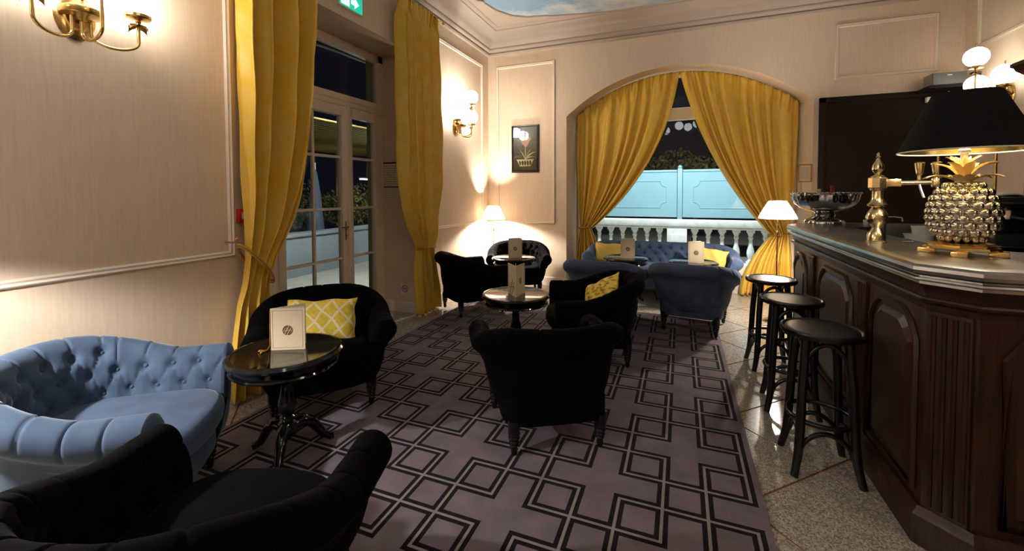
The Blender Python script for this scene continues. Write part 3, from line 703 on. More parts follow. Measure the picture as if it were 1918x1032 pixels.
def chandelier():
    t = thing('chandelier', 'brass chandelier of opal balls mirrored in the arched window', 'chandelier', (-.1, .05, ZC-.024))
    w = MB(); w.lathe([(0, 0), (.09, 0), (.085, -.03), (.03, -.06), (.01, -.07)], 24); w.build('ceiling_rose', M_BRASS, t)
    w = MB(); w.tube([(0, 0, -.06), (0, 0, -.62)], .010, 10); w.lathe([(0, -.74), (.03, -.72), (.05, -.67), (.03, -.62), (.015, -.60)], 20); w.build('stem', M_BRASS, t)
    w = MB(); w.lathe([(0, -.12)]+[(.12*math.sin(a), -.12*math.cos(a)) for a in np.linspace(.15, PI-.12, 14)]+[(0, .12)], 24); me = w.mesh('globe', M_CGLOBE, ang=80)
    for k in range(5):
        a = k*2*PI/5+.25; x, y = .55*math.cos(a), .55*math.sin(a); zc = -.56-(.09 if k % 2 else 0)
        w = MB(); w.tube([(0, 0, -.65), (x*.5, y*.5, -.80), (x*.9, y*.9, -.79), (x, y, zc-.12)], .008, 8); w.build('arm', M_BRASS, t)
        inst(me, 'globe', t, (x, y, zc))
chandelier()

# ------------------------------------------------------------------ floor lamps
def floor_lamp(label, x, y, zb, power, h=.20, rb=.185, rt=.085, col=WARM):
    t = thing('floor_lamp', label, 'floor lamp', (x, y, 0), group='floor lamps')
    w = MB(); w.lathe([(0, 0), (.13, 0), (.132, .01), (.12, .018), (.03, .03), (.012, .05), (.009, .07)], 28); w.build('base', M_BRASS, t)
    w = MB(); w.tube([(0, 0, .05), (0, 0, zb+.05)], .008, 10); w.lathe([(.008, zb-.19), (.013, zb-.18), (.013, zb-.15), (.008, zb-.14)], 12); w.build('pole', M_BRASS, t)
    n = 288; A = np.zeros((n, 6, 3))
    for j, q in enumerate(np.linspace(0, 1, 6)):
        r0 = rb+(rt-rb)*q**1.15
        for i in range(n):
            a = 2*PI*i/n; r = r0*(1+.028*math.cos(36*a)); A[i, j] = (r*math.cos(a), r*math.sin(a), zb+h*q)
    w = MB(); w.grid(A, closed_u=True); s = w.build('shade', M_SHADE, t, fixn=False)
    w = MB()
    for r, z in ((rb, zb), (rt, zb+h)): w.tube([(r*math.cos(a), r*math.sin(a), z) for a in np.linspace(0, 2*PI, 48, endpoint=False)], .005, 6, closed=True)
    for k in range(3): a = k*2*PI/3; w.tube([(.008*math.cos(a), .008*math.sin(a), zb+h-.01), (rt*math.cos(a), rt*math.sin(a), zb+h)], .002, 6)
    w.build('trim_ring', M_SHADE, s)
    l = light('floor_lamp_bulb', 'POINT', (0, 0, zb+.067), power, col, .03); l.parent = t
    return t
floor_lamp('pleated cream floor lamp glowing in the far corner behind the armchair', -2.80, 6.22, 1.07, LAMP_W*1.9, h=.21)
floor_lamp('pleated cream floor lamp glowing in front of the right arch curtain', 1.03, 5.62, 1.19, LAMP_W*1.2, h=.20, rb=.19)
floor_lamp('pleated cream floor lamp beyond the left edge beside the light blue armchair', -2.60, .22, 1.36, LAMP_W*1.6, h=.21, col=(1, .99, .98))

# ------------------------------------------------------------------ tub armchairs and the sofa
def u_path(a, yb, yf, rc, NS):
    P = [(-a, yf), (-a, yb+rc)]
    P += [(-a+rc-rc*math.cos(t), yb+rc-rc*math.sin(t)) for t in np.linspace(0, PI/2, 24)[1:]]
    P += [(a-rc+rc*math.sin(t), yb+rc-rc*math.cos(t)) for t in np.linspace(0, PI/2, 24)]
    P += [(a, yf)]
    P = np.array(P); d = np.r_[0, np.cumsum(np.hypot(*np.diff(P, axis=0).T))]; s = np.linspace(0, d[-1], NS)
    Q = np.stack([np.interp(s, d, P[:, 0]), np.interp(s, d, P[:, 1])], 1)
    T = np.gradient(Q, axis=0); T /= np.linalg.norm(T, axis=1)[:, None]
    for _ in range(3): T[1:-1] = (T[:-2]+T[1:-1]+T[2:])/3
    T /= np.linalg.norm(T, axis=1)[:, None]
    return s, Q, np.stack([T[:, 1], -T[:, 0]], 1)
def seat_shape(a, y0, y1, z0, z1, nb, n=56, bow=.05, crown=.02):
    """rounded upholstered block with a bowed front"""
    w = MB(); lev = []
    r = min(.05, (z1-z0)*.45)
    for q in np.linspace(0, 1, 5): lev.append((r*(1-math.sin(q*PI/2)), z0+r*(1-math.cos(q*PI/2)) if nb else z0+(0 if q < 1 else 0)))
    for q in np.linspace(0, 1, 7): lev.append((r*(1-math.cos(q*PI/2)), z1-r+r*math.sin(q*PI/2)))
    A = []
    for k in range(n):
        t = 2*PI*k/n; c, s_ = math.cos(t), math.sin(t); p = 5
        x = math.copysign(abs(c)**(2/p), c); y = math.copysign(abs(s_)**(2/p), s_)
        row = []
        for ins, z in lev:
            X = x*(a-ins); Y = (y0+y1)/2+y*((y1-y0)/2-ins); Y += bow*(1-x*x)*max(0, y); row.append((X, Y, z))
        for q in (.6, .3, .08):
            X = x*(a-r)*q; Y = (y0+y1)/2+y*((y1-y0)/2-r)*q+bow*(1-x*x)*max(0, y)*q; row.append((X, Y, z1+crown*(1-q*q)))
        A.append(row)
    w.grid(np.array(A), closed_u=True); k = len(A[0])
    w.f.append(tuple(i*k+k-1 for i in range(n))); w.m.append(0)
    return w
w = MB(); w.lathe([(.012, 0), (.016, .006), (.020, .03), (.017, .045), (.026, .055), (.022, .065), (.03, .075), (.026, .088), (.034, .10), (.03, .112), (.036, .125), (.032, .14), (.036, .15), (.036, .20)], 18); LEG_ME = w.mesh('leg', M_BLACKWOOD)
w = MB(); w.lathe([(0, .007), (.006, .006), (.0105, .002), (.011, 0), (.009, -.003)], 12); BTN = {}
def shell(a, yb, yf, rc, Hb, Ha, NS, spacing, depth=.032):
    s, Q, N = u_path(a, yb, yf, rc, NS); L = s[-1]; sm = s-L/2
    tq = np.clip(((yf-Q[:, 1])/(yf-yb)-.28)/.72, 0, 1); H = Ha+(Hb-Ha)*(tq*tq*(3-2*tq))
    NP = 74; PO = np.zeros((NS, NP)); PZ = np.zeros((NS, NP)); QL = np.zeros((NS, NP))
    for i in range(NS):
        h = H[i]; r = .072; co, cz = .05, h-r
        inner = [(-.055, .34), (-.058, .44), (-.050, cz-.05)]; a0 = math.radians(168)
        roll = [(co+r*math.cos(t), cz+r*math.sin(t)) for t in np.linspace(a0, math.radians(-75), 24)]
        e = roll[-1]
        outer = [(.046, h-.20), (.042, .44), (.026, .34), (-.004, .25), (-.05, .19), (-.075, .182), (-.16, .182)]
        pts = np.array(inner+roll+outer); d = np.r_[0, np.cumsum(np.hypot(*np.diff(pts, axis=0).T))]; t = np.linspace(0, d[-1], NP)
        PO[i] = np.interp(t, d, pts[:, 0]); PZ[i] = np.interp(t, d, pts[:, 1]); QL[i] = t-.06
    for _ in range(2):
        PO[:, 1:-1] = (PO[:, :-2]+2*PO[:, 1:-1]+PO[:, 2:])/4; PZ[:, 1:-1] = (PZ[:, :-2]+2*PZ[:, 1:-1]+PZ[:, 2:])/4
    dO = np.gradient(PO, axis=1); dZ = np.gradient(PZ, axis=1); ln = np.hypot(dO, dZ)+1e-9; nO, nZ = dZ/ln, -dO/ln      # into the wall
    rows = [.055, .155, .255]; Sg = np.repeat(sm[:, None], NP, 1); D = np.zeros((NS, NP)); btn = []
    m = int(L/2/spacing)+2; Hs = lambda x: np.interp(x, sm, H)
    def seg(x0, q0, x1, q1, amp, sig):
        dx, dq = x1-x0, q1-q0; l2 = dx*dx+dq*dq; t = np.clip(((Sg-x0)*dx+(QL-q0)*dq)/l2, 0, 1); dd = np.hypot(Sg-x0-t*dx, QL-q0-t*dq); return amp*np.exp(-(dd/sig)**2)
    for ri, q in enumerate(rows):
        for k in range(-m, m+1):
            x = (k+(.5 if ri % 2 else 0))*spacing
            if abs(x) > L/2-.05: continue
            top = Hs(x)-.42
            if q > top-.02: continue
            last = ri == len(rows)-1 or rows[ri+1] > top-.02
            rr = np.hypot(Sg-x, QL-q); D = np.maximum(D, depth*np.exp(-(rr/.026)**2)); D = np.maximum(D, (0 if last else depth*.5)*np.exp(-(rr/.05)**2)); btn.append((x, q))
            if last: D = np.maximum(D, seg(x, q, x, q+.26, .007, .0055))
            else:
                for sg_ in (-.5, .5): D = np.maximum(D, seg(x, q, x+sg_*spacing, rows[ri+1], .013, .008))
            if ri == 0: D = np.maximum(D, seg(x, q, x, q-.12, .012, .008))
    PO2, PZ2 = PO+D*nO, PZ+D*nZ
    A = np.zeros((NS, NP, 3)); A[..., 0] = Q[:, 0:1]+N[:, 0:1]*PO2; A[..., 1] = Q[:, 1:2]+N[:, 1:2]*PO2; A[..., 2] = PZ2
    w = MB(); w.grid(A)
    for i, sgn in ((0, 1), (NS-1, -1)):                      # padded arm fronts
        c = A[i].mean(0)+np.array([0, .0, 0]); rows_ = [A[i]]
        for f_, d_ in ((.97, .012), (.85, .022), (.5, .026)): rows_.append(np.stack([c[0]+(A[i, :, 0]-c[0])*f_, A[i, :, 1]+d_, c[2]+(A[i, :, 2]-c[2])*f_], 1))
        w.grid(np.array(rows_), flip=(sgn < 0)); k = len(w.v)-NP; w.f.append(tuple(range(k, k+NP))); w.m.append(0)
    out = []
    for x, q in btn:
        i = int(np.argmin(abs(sm-x))); j = int(np.argmin(abs(QL[i]-q))); p = A[i, j]
        n3 = Vector((-N[i, 0]*nO[i, j], -N[i, 1]*nO[i, j], -nZ[i, j]))
        out.append((Vector(p)+n3*.004, n3))
    return w, out
CH = dict(a=.352, yb=-.31, yf=.36, rc=.315, Hb=.745, Ha=.605)
SW, SBTN = shell(NS=300, spacing=.118, **CH)
FW, FBTN = shell(a=.93, yb=-.36, yf=.34, rc=.33, Hb=.74, Ha=.64, NS=460, spacing=.15, depth=.042)
PARTS = {}
def chair_meshes(m, key):
    if key not in PARTS:
        bl = MB(); bl.lathe([(0, .007), (.006, .006), (.0105, .002), (.011, 0), (.009, -.003)], 12)
        PARTS[key] = (SW.mesh('backrest', m, ang=70), seat_shape(.305, -.285, .385, .30, .43, True, bow=.055).mesh('seat', m, ang=60), seat_shape(.315, -.29, .355, .175, .33, False, bow=.03).mesh('seat_rail', m, ang=60), bl.mesh('button', m))
    return PARTS[key]
def armchair(label, x, y, face, m, key, buttons=False, z=.013, tall=1.):
    fx, fy = face; t = thing('armchair', label, 'armchair', (x, y, z), math.atan2(-fx, fy), 'tub armchairs', (1, 1, tall))
    b, s, r, bt = chair_meshes(m, key)
    back = inst(b, 'backrest', t); inst(s, 'seat', t); inst(r, 'seat_rail', t)
    for lx, ly in ((-.30, .30), (.30, .30), (-.255, -.24), (.255, -.24)): inst(LEG_ME, 'leg', t, (lx, ly, 0))
    if buttons:
        for p, n in SBTN: inst(bt, 'button', back, p, n.to_track_quat('Z', 'Y').to_euler())
    return t
armchair('light blue tufted velvet armchair against the left wall', -2.42, 1.07, (.79, .61), M_BLUEVEL, 'light', True, tall=1.06)
armchair('black velvet armchair cut by the bottom left corner of the picture', -1.30, .75, (-.32, .95), M_BLACKVEL, 'black', z=0, tall=1.06)
armchair('black velvet armchair with the lattice cushion beside the glass door', -2.44, 2.36, (.72, -.69), M_BLACKVEL, 'black', True)
armchair('black velvet armchair turned away from us in the middle of the rug', -.77, 2.53, (-.515, .857), M_BLACKVEL, 'black')
armchair('black velvet armchair with the leaf patterned cushion right of the middle table', -.72, 3.82, (-.94, -.34), M_BLACKVEL, 'black')
armchair('black velvet armchair turned away from us beside the far door curtain', -2.48, 4.78, (.61, .79), M_BLACKVEL, 'black')
armchair('black tufted armchair facing us in the far corner under the lamp', -2.27, 5.97, (.36, -.93), M_BLACKVEL, 'black', True, z=0)
armchair('navy blue velvet armchair turned away from us, nearest the bar stools', .125, 5.03, (.12, .99), M_SHADOWVEL, 'shadowed')
armchair('navy blue velvet armchair turned away from us, half hidden by a black armchair', -.825, 4.93, (.10, .99), M_SHADOWVEL, 'shadowed')
def sofa():
    t = thing('sofa', 'long blue tufted sofa under the arched window', 'sofa', (-.29, 6.46, 0), PI)
    back = FW.build('backrest', M_SOFAVEL, t, ang=70)
    seat_shape(.885, -.335, .36, .30, .43, True, bow=.02).build('seat', M_SOFAVEL, t, ang=60); seat_shape(.90, -.34, .335, .175, .33, False, bow=.01).build('seat_rail', M_SOFAVEL, t, ang=60)
    for lx in (-.86, 0, .86):
        for ly in (-.29, .29): inst(LEG_ME, 'leg', t, (lx, ly, 0))
    bt = chair_meshes(M_SOFAVEL, 'sofa')[3]
    for p, n in FBTN: inst(bt, 'button', back, p, n.to_track_quat('Z', 'Y').to_euler())
sofa()

# ------------------------------------------------------------------ cushions
def pillow(name, label, wd, ht, th, m, loc, rot, group='yellow cushions'):
    n = 33; u = np.linspace(-1, 1, n); Ug, Vg = np.meshgrid(u, u, indexing='ij')
    X = Ug*wd/2*(1-.07*(1-Vg**2)); Z = Vg*ht/2*(1-.08*(1-Ug**2)); B = th/2*np.clip((1-Ug**4)*(1-Vg**4), 0, 1)**.55
    X = X+.006*np.sin(5*Vg+2); Z = Z+.006*np.sin(6*Ug)
    wr = .004*np.sin(9*Ug+4*Vg)*(1-Ug**2)*(1-Vg**2)
    w = MB(); w.grid(np.stack([X, -B+wr, Z], -1)); w.grid(np.stack([X, B, Z], -1), flip=True)
    uvp = np.stack([(Ug*wd/2).ravel(), (Vg*ht/2).ravel()], 1); w.uv = np.concatenate([uvp, uvp])
    root = thing(name, label, 'cushion', loc, 0, group); root.rotation_euler = rot
    w.build('cover', m, root, ang=70, fixn=False)
    P = [(X[i, 0], 0, Z[i, 0]) for i in range(n)]+[(X[-1, j], 0, Z[-1, j]) for j in range(1, n)]+[(X[i, -1], 0, Z[i, -1]) for i in range(n-2, -1, -1)]+[(X[0, j], 0, Z[0, j]) for j in range(n-2, 0, -1)]
    w = MB(); w.tube(P, .004, 6, closed=True); w.build('piping', m, root)
    return root
pillow('cushion', 'yellow cushion with white diamond lattice on the black armchair by the door', .46, .30, .13, M_LATT, (-2.385, 2.30, .585), (-.30, .05, .78))
pillow('cushion', 'yellow leaf patterned cushion on the black armchair in the middle', .48, .36, .13, M_LEAFC, (-.66, 3.80, .55), (-.45, -.45, -.70))
pillow('cushion', 'plain yellow cushion at the left end of the blue sofa', .42, .30, .12, M_YPLAIN, (-.99, 6.44, .585), (-.28, .02, .12))
pillow('cushion', 'yellow cushion at the right end of the blue sofa', .44, .30, .13, M_YPLAIN, (.37, 6.40, .575), (-.35, .12, -.30))

# ------------------------------------------------------------------ round pedestal tables
def table_parts():
    p = {}
    w = MB(); w.lathe([(0, .572), (.265, .572), (.285, .576), (.297, .585), (.298, .595), (.288, .607), (.27, .61), (.262, .607), (0, .607)], 64); p['tabletop'] = w.mesh('tabletop', M_BLACKLAC, ang=30)
    w = MB(); w.lathe([(.262, .572), (.262, .545), (.275, .54), (.279, .531), (.272, .523), (.25, .52), (0, .52)], 64, cap=False); p['apron'] = w.mesh('apron', M_BLACKLAC, ang=30)
    w = MB(); w.lathe([(.06, .52), (.062, .505), (.04, .49), (.032, .46), (.028, .43), (.036, .425), (.03, .41), (.034, .37), (.046, .32), (.048, .29), (.036, .25), (.028, .235), (.04, .228), (.042, .218), (.032, .208), (.05, .195), (.056, .16), (.05, .13), (.03, .115), (.02, .10), (0, .095)], 28); p['pedestal'] = w.mesh('pedestal', M_BLACKLAC, ang=35)
    w = MB(); P = [(.03, 0, .17), (.08, 0, .178), (.125, 0, .155), (.16, 0, .105), (.19, 0, .055), (.225, 0, .025), (.25, 0, .02)]
    w.tube(P, [.038, .036, .031, .026, .022, .02, .015], 12); w.lathe([(.012, 0), (.015, .004), (.01, .012)], 12, (.243, 0, 0)); p['foot'] = w.mesh('foot', M_BLACKLAC, ang=50)
    return p
TP = table_parts()
def table(label, x, y, rz, z=.013):
    t = thing('side_table', label, 'table', (x, y, z), rz, 'black lacquered pedestal tables')
    for k in ('tabletop', 'apron', 'pedestal'): inst(TP[k], k, t)
    for k in range(3): inst(TP['foot'], 'foot', t, (0, 0, 0), (0, 0, k*2*PI/3))
table('round black lacquered table beside the light blue armchair', -2.055, 1.72, -.95)
table('round black lacquered table in the middle of the rug', -1.33, 3.42, .3)
table('round black lacquered table in front of the far corner armchair', -2.10, 5.33, .9)
table('round black lacquered table before the left end of the sofa', -.69, 5.93, .5, 0)
table('round black lacquered table before the right end of the sofa', .155, 5.87, 1.2, 0)

# ------------------------------------------------------------------ menu folders
def emblem(mb, M, r=.026):
    n = 36
    # disc broken by slanted strokes that form a monogram
    mb.prism([(r*math.cos(2*PI*i/n), r*math.sin(2*PI*i/n)) for i in range(n)], .0006, M)
    return mb
def strokes(mb, M, r=.026):
    def bar(x0, y0, x1, y1, wd):
        d = Vector((x1-x0, y1-y0)).normalized(); nrm = Vector((-d.y, d.x))*wd/2
        mb.prism([(x0-nrm.x, y0-nrm.y), (x1-nrm.x, y1-nrm.y), (x1+nrm.x, y1+nrm.y), (x0+nrm.x, y0+nrm.y)], .0011, M)
    for x0, y0, x1, y1, wd in ((-.6, -.72, .25, .92, .09), (-.15, -.95, .72, .62, .09), (-.62, -.12, .66, .10, .07), (-.35, .45, .1, .35, .05), (-.9, -.3, -.45, .45, .05), (.55, -.45, .9, .2, .05)):
        bar(x0*r, y0*r, x1*r, y1*r, wd*r*1.2)
def menu(label, x, y, z, rz, ang=.9, big=False, tassel=False, h=.265, wd=.185):
    t = thing('menu_folder', label, 'menu', (x, y, z), rz, 'standing menu folders')
    # front cover along +x from the spine at the origin, back cover opened by ang
    for k, (nm, a) in enumerate((('front_cover', 0), ('back_cover', ang))):
        w = MB(); w.box(0, wd, -.0012, .0012, 0, h); c = w.build(nm, M_PAPER, t, smooth=False, rot=(0, 0, a))
        if k == 0 or big:
            s = -1 if k == 0 else 1
            M = mat_axes((wd*.5, s*.0013, h*.47), (-s, 0, 0), (0, 0, 1), (0, s, 0))
            if big and k == 1: M = mat_axes((wd*.45, s*.0013, h*.28), (-s, 0, 0), (0, 0, 1), (0, s, 0))
            r = .028
            if big and k == 1:
                w = MB(); strokes(w, M, .075); w.build('emblem', M_BRONZE, c, smooth=False)
            else:
                w = MB(); emblem(w, M, r); e = w.build('emblem', M_BRONZE, c, smooth=False)
                w = MB(); strokes(w, M, r); w.build('monogram', M_PAPER, c, smooth=False)
            w = MB(); g = .012
            for a0, a1, b0, b1 in ((g, wd-g, g, g+.0015), (g, wd-g, h-g-.0015, h-g), (g, g+.0015, g, h-g), (wd-g-.0015, wd-g, g, h-g)):
                w.box(a0, a1, s*.0013-.0003, s*.0013+.0003, b0, b1)
            w.build('border_line', M_BRONZE, c, smooth=False)
    w = MB(); w.box(.002, wd*.93, -.0006, .0006, .004, h-.006); w.build('inner_page', M_WHITE, t, smooth=False, rot=(0, 0, ang*.55))
    if tassel:
        w = MB(); w.tube([(0, -.002, h*.95), (-.003, -.003, h*.5), (-.002, -.004, .03), (-.012, -.012, .008), (-.03, -.02, .005)], .0018, 6)
        w.tube([(-.03, -.02, .006), (-.042, -.03, .010), (-.055, -.022, .006)], [.005, .007, .003], 8); w.tube([(-.02, -.02, .006), (-.03, -.045, .008), (-.028, -.06, .005)], [.004, .006, .003], 8); w.build('tassel', M_ROPE, t)
ZT = .013+.6075
menu('cream menu folder with round emblem standing on the table nearest us', -2.125, 1.68, ZT, .49, .62, tassel=True, h=.235)
menu('cream menu folder opened wide on the middle table', -1.275, 3.28, ZT, 1.50, .80, big=True)
menu('cream menu folder on the far corner table', -2.14, 5.24, ZT, .38, .5)
menu('cream menu folder on the table before the left end of the sofa', -.745, 5.83, ZT-.013, .22, .5)
menu('cream menu folder on the table before the right end of the sofa', .095, 5.77, ZT-.013, .15, .5)

# ------------------------------------------------------------------ the bar counter
BP = [(2.5, 4.93), (1.36, 4.93), (.965, 4.53), (.965, 2.29), (1.08, 2.175), (2.5, 2.175)]
def make_bar():
    b = thing('bar_counter', 'dark mahogany bar counter with zinc top along the right side', 'bar counter')
    w = MB(); sweep(w, BP, [(-.03, 1.02), (.0, 1.02), (.0, .02), (-.03, .02)], True); w.build('body', M_MAHOG, b, smooth=False)
    w = MB(); sweep(w, BP, [(0, .16), (.012, .158), (.02, .145), (.032, .13), (.036, .12), (.036, 0), (-.02, 0), (-.02, .16)], True); w.build('plinth', M_MAHOG, b, ang=24)
    w = MB(); sweep(w, BP, [(0, 1.0), (.004, 1.025), (.012, 1.034), (.024, 1.038), (.026, 1.048), (.022, 1.056), (.005, 1.060), (.007, 1.078), (.014, 1.098), (.026, 1.112), (.030, 1.118), (-.03, 1.118), (-.03, 1.0)], True); w.build('cornice', M_MAHOG, b, ang=24)
    w = MB(); sweep(w, BP, [(-.03, 1.20), (-.02, 1.20), (.028, 1.20), (.045, 1.196), (.055, 1.186), (.058, 1.172), (.054, 1.158), (.042, 1.150), (.030, 1.148), (.030, 1.142), (.048, 1.140), (.051, 1.133), (.046, 1.126), (.030, 1.124), (.030, 1.112), (-.03, 1.112)], True)
    OL = offset_path(BP, -.03); IL = [(2.5, 4.45), (1.50, 4.45), (1.32, 4.27), (1.32, 3.02), (1.52, 2.82), (2.5, 2.82)]; n = 6
    V = [(p.x, p.y, 1.20) for p in OL]+[(x, y, 1.20) for x, y in IL]+[(x, y, 1.10) for x, y in IL]
    w.add(V, [(i, i+1, n+i+1, n+i) for i in range(n-1)]+[(n+i, n+i+1, 2*n+i+1, 2*n+i) for i in range(n-1)])
    w.build('worktop', M_ZINC, b, ang=24)
    def panel(o, ax, w2, z0=.20, z1=.96):
        """o centre of the panel foot on the face, ax = along-face axis; outward normal is ax x z turned out"""
        ax = Vector(ax); nrm = Vector((ax.y, -ax.x, 0)); M = mat_axes((o[0], o[1], 0), ax, (0, 0, 1), nrm)
        def loop(g, c): h = w2-g; a, e = z0+g, z1-g; return [(-h, a), (h, a), (h, e-c), (h-c*.45, e-c*.35), (h-c, e), (-h+c, e), (-h+c*.45, e-c*.35), (-h, e-c)]
        w = MB(); w.tube([M@Vector((x, z, .003)) for x, z in loop(0, .11)], .016, 6, closed=True); p = w.build('panel_moulding', M_MAHOG, b)
        w = MB(); A, B = loop(.035, .09), loop(.06, .085)
        V = [M@Vector((x, z, 0)) for x, z in A]+[M@Vector((x, z, .016)) for x, z in B]; n = 8
        w.add(V, [tuple(range(n, 2*n))]+[(i, (i+1) % n, (i+1) % n+n, i+n) for i in range(n)]); w.build('panel', M_MAHOG, b, smooth=False)
    def pilaster(o, ax, w2, reeds):
        ax = Vector(ax); nrm = Vector((ax.y, -ax.x, 0)); M = mat_axes((o[0], o[1], 0), ax, (0, 0, 1), nrm)
        w = MB(); w.prism([(-w2, .16), (w2, .16), (w2, 1.0), (-w2, 1.0)], .014, M)
        w.build('pilaster', M_MAHOG, b, smooth=False)
        for k in range(reeds):
            x = -w2+(k+.5)*2*w2/reeds; w = MB(); w.tube([M@Vector((x, .18, .012)), M@Vector((x, .985, .012))], w2/reeds*.62, 8); w.build('reed', M_MAHOG, b)
    dn = (0, -1, 0)
    panel((.965, 4.285), dn, .185); panel((.965, 3.425), dn, .315); panel((.965, 2.585), dn, .235)
    pilaster((.965, 3.92), dn, .06, 3); pilaster((.965, 2.93), dn, .06, 3)
    c = Vector((1.08-.965, 2.175-2.29, 0)).normalized(); pilaster(((1.08+.965)/2, (2.175+2.29)/2), tuple(c), .066, 4)
    panel((1.42, 2.175), (1, 0, 0), .26)
    panel((1.1625, 4.73), tuple(Vector((-.395, -.40, 0)).normalized()), .20)
make_bar()
w = MB(); w.box(1.40, 2.40, 2.90, 4.36, .0, 1.06, bev=.005); w.box(1.33, 2.42, 2.83, 4.44, 1.06, 1.09, bev=.004)
tag(w.build('work_counter', mat('black_work_top', (.010, .009, .008), .75, spec=.1)), 'black work counter on the barman side of the bar', 'counter')

# ------------------------------------------------------------------ bar stools
def stool_parts():
    p = {}; H = .76
    w = MB(); w.lathe([(0, H-.032), (.175, H-.032), (.188, H-.026), (.193, H-.012), (.19, H), (.18, H+.004), (.172, H), (.168, H-.003)], 48, cap=False); p['seat_rim'] = w.mesh('seat_rim', M_BLACKWOOD, ang=40)
    w = MB(); w.lathe([(.17, H-.006), (.165, H-.001), (.12, H-.008), (.06, H-.012), (0, H-.013)], 48); p['seat_pad'] = w.mesh('seat_pad', M_LEATHER, ang=60)
    w = MB(); P = [(.135, 0, H-.03), (.142, 0, H-.15), (.155, 0, .48), (.165, 0, .30), (.172, 0, .20), (.182, 0, .11), (.200, 0, .04), (.212, 0, 0)]
    w.tube(P, [.021, .022, .022, .022, .022, .021, .019, .018], 12); p['leg'] = w.mesh('leg', M_BLACKWOOD, ang=60)
    w = MB(); w.tube([(.152*math.cos(a), .152*math.sin(a), .285) for a in np.linspace(0, 2*PI, 40, endpoint=False)], .013, 8, closed=True); p['foot_ring'] = w.mesh('foot_ring', M_BLACKWOOD, ang=60)
    def brace(r0, r1, z0, z1):
        P = []
        for t in np.linspace(0, 1, 19):
            a = t*PI/2; s = math.sin(PI*t)**.55; r = r0+(r1-r0)*s*.0; c0 = Vector((r0, 0, 0)); c1 = Vector((0, r0, 0)); c = c0.lerp(c1, t)
            P.append((c.x, c.y, z0+(z1-z0)*s))
        return P
    w = MB(); w.tube(brace(.143, .12, .56, .70), 0.0125, 8); p['upper_brace'] = w.mesh('upper_brace', M_BLACKWOOD, ang=60)
    w = MB(); w.tube(brace(.165, .14, .125, .235), .013, 8); p['lower_brace'] = w.mesh('lower_brace', M_BLACKWOOD, ang=60)
    return p
SP = stool_parts()
def stool(label, x, y, rz):
    t = thing('bar_stool', label, 'bar stool', (x, y, 0), rz, 'black bentwood bar stools')
    for k in ('seat_rim', 'seat_pad', 'foot_ring'): inst(SP[k], k, t)
    for k in range(4):
        inst(SP['leg'], 'leg', t, rot=(0, 0, k*PI/2)); inst(SP['upper_brace'], 'upper_brace', t, rot=(0, 0, k*PI/2)); inst(SP['lower_brace'], 'lower_brace', t, rot=(0, 0, k*PI/2))
stool('black bentwood bar stool nearest us', .715, 2.73, .80); stool('middle one of the three black bentwood bar stools', .715, 3.42, .72); stool('black bentwood bar stool farthest from us', .72, 4.15, .86)

